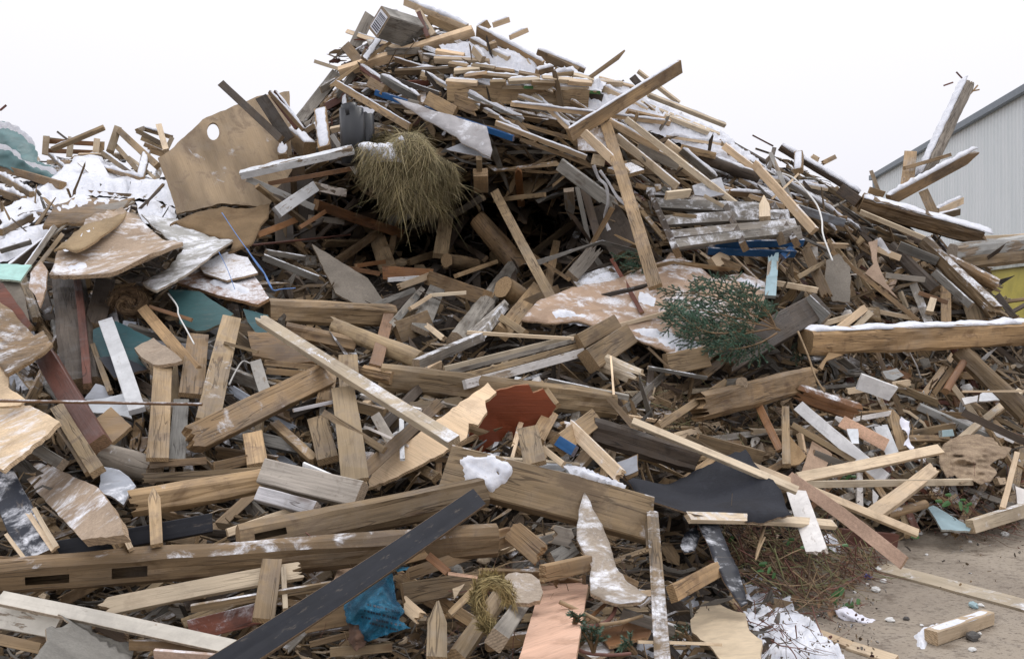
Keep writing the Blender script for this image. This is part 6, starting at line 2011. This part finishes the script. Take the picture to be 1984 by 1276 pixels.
# ------------------------------------------------------------------ countless small splinters and chips: one mass
def debris_mass(name, label, n_, picker, size, seed, offr=(-.30, .12)):
    rng = random.Random(seed); vs = []; fs = []; gc = []; tint = []
    for i in range(n_):
        x, y, ang, spd, cols, deep, sn = picker(rng)
        d = depth(x, y)
        if y > CY + 20 and d > ground_depth(y) - .06: base = ground_depth(y) - rng.uniform(.0, .25)
        else: base = d + rng.uniform(*offr) * -1 + (rng.uniform(0, 2.0) if deep else 0)
        p = wp(x, y, base); edge_ = y < ridge(x) + 34
        if p.z < .02: p.z = rng.uniform(.01, .06)
        a = math.radians(ang + rng.gauss(0, spd))
        L = rng.uniform(*size[0]) * (2.2 if rng.random() < .2 else 1) * (1.7 if (x > 900 and y < 640) else 1); w = rng.uniform(*size[1]) * (1.8 if rng.random() < .15 else 1); t = w * rng.uniform(.2, .7)
        if edge_: L = min(L, .22); ang = ang * .6; spd = spd * .5; a = math.radians(ang + rng.gauss(0, spd))
        sc_ = max(.36, min(1.0, base / 9.5)); L *= sc_; w *= sc_; t *= sc_
        X = Vector((math.cos(a), rng.gauss(0, .45), math.sin(a))).normalized()
        Z = Vector((rng.gauss(0, .5), -1, rng.gauss(.5, .6))); Z = (Z - X * Z.dot(X)).normalized(); Y = Z.cross(X)
        c = COLS[rng.choice(cols)]; k = rng.uniform(.35, 1.15)  # mostly darkened tint: shade of the gaps put into the colour
        n0 = len(vs)
        if rng.random() < .62:
            # bent tapering splinter: four rings of four corners
            K = 4; bY, bZ = rng.gauss(0, .10) * L, rng.gauss(0, .10) * L
            tp = (rng.uniform(.1, 1), rng.uniform(.7, 1.1), rng.uniform(.7, 1.1), rng.uniform(.05, .9))
            for s in range(K):
                u = s / (K - 1) * 2 - 1; arc = 1 - u * u
                for sy, sz in ((-1, -1), (1, -1), (1, 1), (-1, 1)):
                    x_ = u * L / 2 * (1 + (.12 * rng.uniform(-1, 1) if s in (0, 3) else 0))
                    y_, z_ = sy * w / 2 * tp[s], sz * t / 2 * (.5 + .5 * tp[s])
                    vs.append(tuple(p + X * x_ + Y * (y_ + bY * arc) + Z * (z_ + bZ * arc)))
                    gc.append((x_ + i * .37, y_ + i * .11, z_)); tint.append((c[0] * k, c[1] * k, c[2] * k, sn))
            for s in range(K - 1):
                for q in range(4):
                    a_ = n0 + s * 4 + q; b_ = n0 + s * 4 + (q + 1) % 4
                    fs.append((a_, b_, b_ + 4, a_ + 4))
            fs.append((n0 + 3, n0 + 2, n0 + 1, n0)); fs.append((n0 + 12, n0 + 13, n0 + 14, n0 + 15))
        else:
            # irregular flake of board
            Kf = rng.choice((5, 6, 7)); Lf = L * .38; wf = w * rng.uniform(.9, 1.9); th_ = rng.uniform(.003, .012); a0 = rng.uniform(0, 6)
            wp_ = rng.gauss(0, .12)
            ring = []
            for q in range(Kf):
                an = a0 + q / Kf * 6.283 + rng.uniform(-.3, .3); r_ = rng.uniform(.6, 1.15)
                ring.append((math.cos(an) * Lf * r_, math.sin(an) * wf * r_))
            for sz in (1, -1):
                for (x_, y_) in ring:
                    vs.append(tuple(p + X * x_ + Y * y_ + Z * (sz * th_ / 2 + wp_ * x_ * y_ / max(Lf, wf) * 4)))
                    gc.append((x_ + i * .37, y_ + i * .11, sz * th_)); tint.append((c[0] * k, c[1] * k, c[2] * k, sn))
            fs.append(tuple(n0 + q for q in range(Kf))); fs.append(tuple(n0 + Kf + q for q in reversed(range(Kf))))
            for q in range(Kf): fs.append((n0 + q, n0 + Kf + q, n0 + Kf + (q + 1) % Kf, n0 + (q + 1) % Kf))
    me = mesh_from(name, vs, fs, gc, (DEBRIS,))
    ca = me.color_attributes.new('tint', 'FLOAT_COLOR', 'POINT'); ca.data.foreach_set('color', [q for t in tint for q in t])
    o = link(name, me); tag(o, label, None, None, 'stuff')
import bisect
def area(P): return abs(sum(P[i][0] * P[i - 1][1] - P[i - 1][0] * P[i][1] for i in range(len(P)))) / 2
AR = []; s_ = 0
for r in REGP:
    wgt = {'hollow': .4, 'rubble': 2.6, 'mid rubble': 2, 'dark slope': 2.2, 'slope': 1.6}.get(r[0], 1.0)
    s_ += area(r[1]) * wgt; AR.append(s_)
def pick_region(rng):
    r = REGP[bisect.bisect(AR, rng.uniform(0, s_ * .999))]
    xs = [p[0] for p in r[1]]; ys = [p[1] for p in r[1]]
    while True:
        x = rng.uniform(min(xs), max(xs)); y = rng.uniform(min(ys), max(ys))
        if in_poly(x, y, r[1]): break
    return x, y, r[2], r[3] * (1.1 if r[0] in ('rubble', 'hollow') else .8), r[6], r[0] == 'hollow', r[8] * .8
def pick_any(rng):
    while True:
        x = rng.uniform(-330, 2250); y = rng.uniform(60, 1330)
        if 640 < x < 1180 and 380 < y < 600 and rng.random() < .75: continue
        if y > ridge(x) + 4 and not (x > 1984 and y > 960) and not (x > 1500 and y > 1040 - (x - 1500) * .03): break
    return x, y, rng.uniform(-30, 20), 35, 'TBGDBDT', 640 < x < 1200 and 380 < y < 600, .1
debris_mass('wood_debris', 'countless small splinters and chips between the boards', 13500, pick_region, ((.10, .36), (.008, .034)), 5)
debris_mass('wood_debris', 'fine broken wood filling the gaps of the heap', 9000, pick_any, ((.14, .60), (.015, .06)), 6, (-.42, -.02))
def pick_foot(rng):
    x = rng.uniform(1180, 1990); y = rng.uniform(1015, 1276)
    if x > 1700 and rng.random() < (y - 1015) / 150: x = rng.uniform(1500, 1700)
    return x, y, rng.uniform(-60, 60), 50, 'BDGTDR', False, .1
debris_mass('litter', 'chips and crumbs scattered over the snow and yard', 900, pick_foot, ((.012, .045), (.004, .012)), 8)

# ------------------------------------------------------------------ brushwood
def brush(label, n_, area_, ang, sp, L, r, d_off, mats, seed, bend=.35):
    rng = random.Random(seed); vs = []; fs = []; fm = []
    P = poly(area_); xs = [p[0] for p in P]; ys = [p[1] for p in P]
    for i in range(n_):
        while True:
            x = rng.uniform(min(xs), max(xs)); y = rng.uniform(min(ys), max(ys))
            if in_poly(x, y, P): break
        d = min(depth(x, y), ground_depth(y)) - rng.uniform(*d_off)
        p = wp(x, y, d); p.z = max(p.z, .015)
        a = math.radians(ang + rng.gauss(0, sp)); l = rng.uniform(*L)
        cur = Vector((math.cos(a), rng.gauss(0, .4), math.sin(a))).normalized(); p = p - cur * l / 2
        bd = Vector((rng.gauss(0, bend), rng.gauss(0, bend), rng.gauss(0, bend)))
        rr = rng.uniform(*r); K = 6; base = len(vs); mi = rng.randrange(len(mats))
        for s in range(K):
            u = cur.cross(Vector((0, 1, .3))).normalized(); v = cur.cross(u); q_ = rr * (1 - s / (K + 1.5))
            for k in range(4): an = k * math.pi / 2; vs.append(tuple(p + u * math.cos(an) * q_ + v * math.sin(an) * q_))
            cur = (cur + bd * .3 + Vector((rng.gauss(0, .08), rng.gauss(0, .08), rng.gauss(0, .08)))).normalized(); p = p + cur * l / (K - 1)
            if p.z < .01: p.z = .01
        for s in range(K - 1):
            for k in range(4):
                a_ = base + s * 4 + k; b_ = base + s * 4 + (k + 1) % 4
                fs.append((a_, b_, b_ + 4, a_ + 4)); fm.append(mi)
    o = link('brushwood', mesh_from('brushwood', vs, fs, None, mats, fm, True)); tag(o, label, None, None, 'stuff')
dead = simple_material('dead_stem', (.13, .085, .055), .9, .3)
green = simple_material('bramble_stem', (.20, .20, .09), .8, .3)
brush('tangled brushwood at the foot of the heap under the white strip', 380, '1400,1020 1500,1010 1600,1040 1700,1060 1700,1110 1640,1150 1600,1190 1540,1170 1480,1120 1410,1080', -30, 35, (.12, .55), (.002, .006), (-.05, .15), (twigm, dead, tan_twig, green), 31)
brush('thin red twigs scattered on the churned snow', 60, '1430,1110 1540,1160 1620,1250 1600,1276 1450,1276', -50, 50, (.1, .3), (.0015, .004), (-.02, .05), (twigm, dead), 32)
brush('brambles and twigs trailing over the yard edge below the burlap', 130, '1800,930 1960,920 1980,1030 1900,1040 1820,1000', -25, 25, (.15, .7), (.002, .005), (0, .15), (twigm, dead), 33)
brush('dry grass and roots in the rubble below the split log', 260, '1230,740 1480,760 1500,880 1400,900 1260,840', 50, 60, (.1, .4), (.0015, .004), (0, .25), (tan_twig, dead, green), 34)
brush('wispy roots and straws along the summit', 70, '620,180 760,60 980,100 1140,160 1100,230 900,230 700,220', 20, 60, (.08, .25), (.0015, .003), (.1, .4), (dead, tan_twig), 35)
brush('straws hanging in the dark hollow', 130, '640,330 960,300 900,450 800,480 700,450', -80, 25, (.1, .4), (.0012, .0025), (.4, .8), (green, tan_twig), 36)
brush('fine twigs among the boards in front', 110, '600,1050 1250,1050 1250,1276 600,1276', 40, 60, (.08, .3), (.0012, .003), (.1, .4), (dead, tan_twig, twigm), 37)
def leaf_litter():
    rng = random.Random(9); vs = []; fs = []
    m = simple_material('dead_leaf', (.17, .10, .055), .85, .5, 12)
    for i in range(520):
        x = rng.uniform(1390, 1700); y = rng.uniform(1020, 1200)
        if not in_poly(x, y, poly('1400,1020 1500,1010 1600,1040 1700,1060 1700,1110 1640,1150 1620,1200 1540,1170 1480,1120 1410,1080')): continue
        d = min(depth(x, y), ground_depth(y)) - rng.uniform(-.03, .1); p = wp(x, y, d); p.z = max(.012, p.z)
        s = rng.uniform(.012, .035); Z = Vector((rng.gauss(0, .6), -.6, 1 + rng.gauss(0, .3))).normalized(); X = Z.cross(Vector((rng.gauss(0, 1), rng.gauss(0, 1), 0))).normalized(); Y = Z.cross(X)
        b = len(vs); vs += [tuple(p + X * s), tuple(p + Y * s * .5 + Z * s * .3), tuple(p - X * s), tuple(p - Y * s * .5 + Z * s * .2)]; fs += [(b, b + 1, b + 2), (b, b + 2, b + 3)]
    o = link('leaf_litter', mesh_from('leaf_litter', vs, fs, None, (m,))); tag(o, 'brown dead leaves mixed into the brushwood', None, None, 'stuff')
leaf_litter()

# ------------------------------------------------------------------ labels that single each piece out
LM = [('barcode beam', 735, 43), ('summit', 850, 20), ('hay bale', 792, 326), ('blue plank', 860, 222), ('crossing plank', 1240, 175), ('snow heap', 1000, 150),
      ('holed plywood', 430, 300), ('toppled pallet', 140, 285), ('slatted crate', 300, 275), ('curling snow sheets', 170, 430),
      ('chipboard overhang', 230, 490), ('hollow trunk', 146, 650), ('rounded teal panel', 385, 605), ('white plank', 236, 710), ('rusty bar', 200, 780), ('frosted board', 150, 970),
      ('black beam', 300, 1035), ('mortised beam', 450, 1085), ('long white strip', 220, 1205), ('black board', 670, 1130), ('blue bag', 730, 1180),
      ('square beam', 1050, 955), ('red board', 985, 815), ('great pale plank', 690, 735), ('pinkish upright board', 680, 840), ('long tan log', 900, 750), ('orange plank', 742, 650),
      ('sawn log ends', 925, 500), ('window frame', 570, 370), ('grey hardboard sheet', 670, 550), ('steep tan plank', 1015, 480), ('hanging tan plank', 1220, 400),
      ('grey pallet', 1400, 430), ('blue boards', 1460, 480), ('white cable', 1590, 430), ('spruce branch', 1400, 610), ('cardboard sheet', 1180, 600), ('dark mouldy board', 1490, 650),
      ('level snowy log', 1780, 655), ('massive brown beam', 1790, 425), ('tall leaning beam', 1830, 250), ('charred ridge beam', 1590, 330), ('off-white log', 1915, 480),
      ('split log', 1450, 765), ('small white board', 1697, 750), ('long white board', 1630, 860), ('burlap', 1880, 890), ('blue grey shard', 1840, 1005), ('black felt', 1370, 960),
      ('white strip', 1565, 1020), ('pinkish beige strip', 1640, 1010), ('laminate panel', 1080, 1200), ('chipboard disc', 1012, 1140), ('bent chipboard sheet', 1170, 1090),
      ('plaster sheet', 1410, 1230), ('yard plank', 1850, 1140), ('reddish post', 1850, 730)]
def describe(it):
    o = it['o']; k = it['kind'].replace('_', ' ')
    a = abs(it['ang']); a = min(a, 180 - a)
    sgn = 1 if (it['ang'] % 180) < 90 else -1
    if it['prof'] == 'sheet': tilt = ''
    elif a < 12: tilt = 'level'
    elif a > 62: tilt = 'upright'
    else: tilt = 'rising' if sgn > 0 else 'falling'
    st = 'snow-topped' if it['s'] > 0 else ('frosted' if it['d'] > .45 else ('splintered' if it['j'] else ''))
    if it['prof'] == 'sheet' and it['j']: st = 'ragged'
    return st, tilt, k
def near(it):
    best = None
    for nm, x, y in LM:
        d = math.hypot(it['x'] - x, (it['y'] - y) * 1.2)
        if best is None or d < best[0]: best = (d, nm, x, y)
    d, nm, x, y = best
    dx, dy = it['x'] - x, it['y'] - y
    if d < 26: rel = 'touching'
    elif abs(dy) > abs(dx) * .9: rel = 'above' if dy < 0 else 'below'
    else: rel = 'left of' if dx < 0 else 'right of'
    return rel, nm
def finish_labels():
    groups = {}
    for it in ITEMS:
        if it['label']: continue
        st, tilt, k = describe(it)
        col = CWORD[it['col']]
        rel, nm = near(it)
        if k == 'board scrap': k = 'broken panel'
        col2 = col + ' painted' if it['col'] == 'K' and it['kind'] != 'roofing_felt' else col
        base = ' '.join(q for q in (st, tilt, col2, k) if q)
        groups.setdefault((base, rel, nm), []).append(it)
    ORD = ['first', 'second', 'third', 'fourth', 'fifth', 'sixth', 'seventh', 'eighth', 'ninth', 'tenth', 'eleventh', 'twelfth', 'thirteenth', 'fourteenth', 'fifteenth', 'sixteenth']
    NUM = ['', 'one', 'two', 'three', 'four', 'five', 'six', 'seven', 'eight', 'nine', 'ten', 'eleven', 'twelve', 'thirteen', 'fourteen', 'fifteen', 'sixteen']
    for (base, rel, nm), L in groups.items():
        lab = f'{base} {rel} the {nm}'
        if len(L) == 1: L[0]['label'] = lab; continue
        if len(L) == 2:
            big = sorted(L, key=lambda i: -i['L'])
            if big[0]['L'] > big[1]['L'] * 1.3:
                big[0]['label'] = 'longer ' + lab; big[1]['label'] = 'shorter ' + lab; continue
            big = sorted(L, key=lambda i: i['y'])
            if big[1]['y'] - big[0]['y'] > abs(big[1]['x'] - big[0]['x']):
                big[0]['label'] = 'upper ' + lab; big[1]['label'] = 'lower ' + lab; continue
        L.sort(key=lambda i: i['x'])
        for q, it in enumerate(L):
            if q == 0: t = f'leftmost of {NUM[min(16, len(L))]}'
            elif q == len(L) - 1: t = f'rightmost of {NUM[min(16, len(L))]}'
            else: t = f'{ORD[min(15, q)]} of {NUM[min(16, len(L))]} from left'
            it['label'] = f'{lab}, {t}'
    cats = {'plywood_sheet': 'plywood sheet', 'chipboard_sheet': 'chipboard', 'board_scrap': 'panel', 'laminate_board': 'floor panel', 'mint_board': 'panel', 'board_piece': 'board piece', 'teal_board': 'panel', 'offcut': 'wood offcut'}
    for it in ITEMS:
        k = it['kind']
        tag(it['o'], it['label'], cats.get(k, k.replace('_', ' ')))
        g = it['group'] or {'plank': 'planks thrown on the heap', 'batten': 'battens in the heap', 'slat': 'slats in the heap', 'beam': 'heavy beams in the heap', 'board': 'boards in the heap', 'lath': 'thin laths in the heap',
                            'splinter': 'long splinters', 'offcut': 'short offcuts', 'log': 'logs in the heap', 'board_piece': 'broken bits of sheet board', 'board_scrap': 'panels in the heap',
                            'teal_board': 'dark teal panels', 'chipboard_sheet': 'curled sheets at the left bank'}.get(k)
        if g: it['o']['group'] = g
finish_labels()
tarp = simple_material('teal_tarpaulin', (.075, .16, .165), .55, .25, 3)
t_ = crumple('tarpaulin', 'tarpaulin', 'dark teal tarpaulin loaded with snow at the far left of the ridge', poly('-20,236 10,236 30,244 60,268 74,300 72,312 100,322 127,350 115,356 88,352 60,346 0,322 -20,312'), 11.5, .10, tarp, 2.2, bulge=.22, slope=-1.0, seed=12)
snow_field('snow lying in the folds of the teal tarpaulin', poly('-15,234 12,234 34,242 62,266 70,282 58,276 40,258 14,246 -15,246'), 0, .06, 5, lambda x, y: 11.3, 4)
snow_field('ridge of snow across the middle of the teal tarpaulin', poly('-15,272 10,278 34,292 44,308 72,316 104,324 130,350 118,346 90,328 60,320 36,306 20,290 -15,282'), 0, .06, 5, lambda x, y: 11.05, 5)
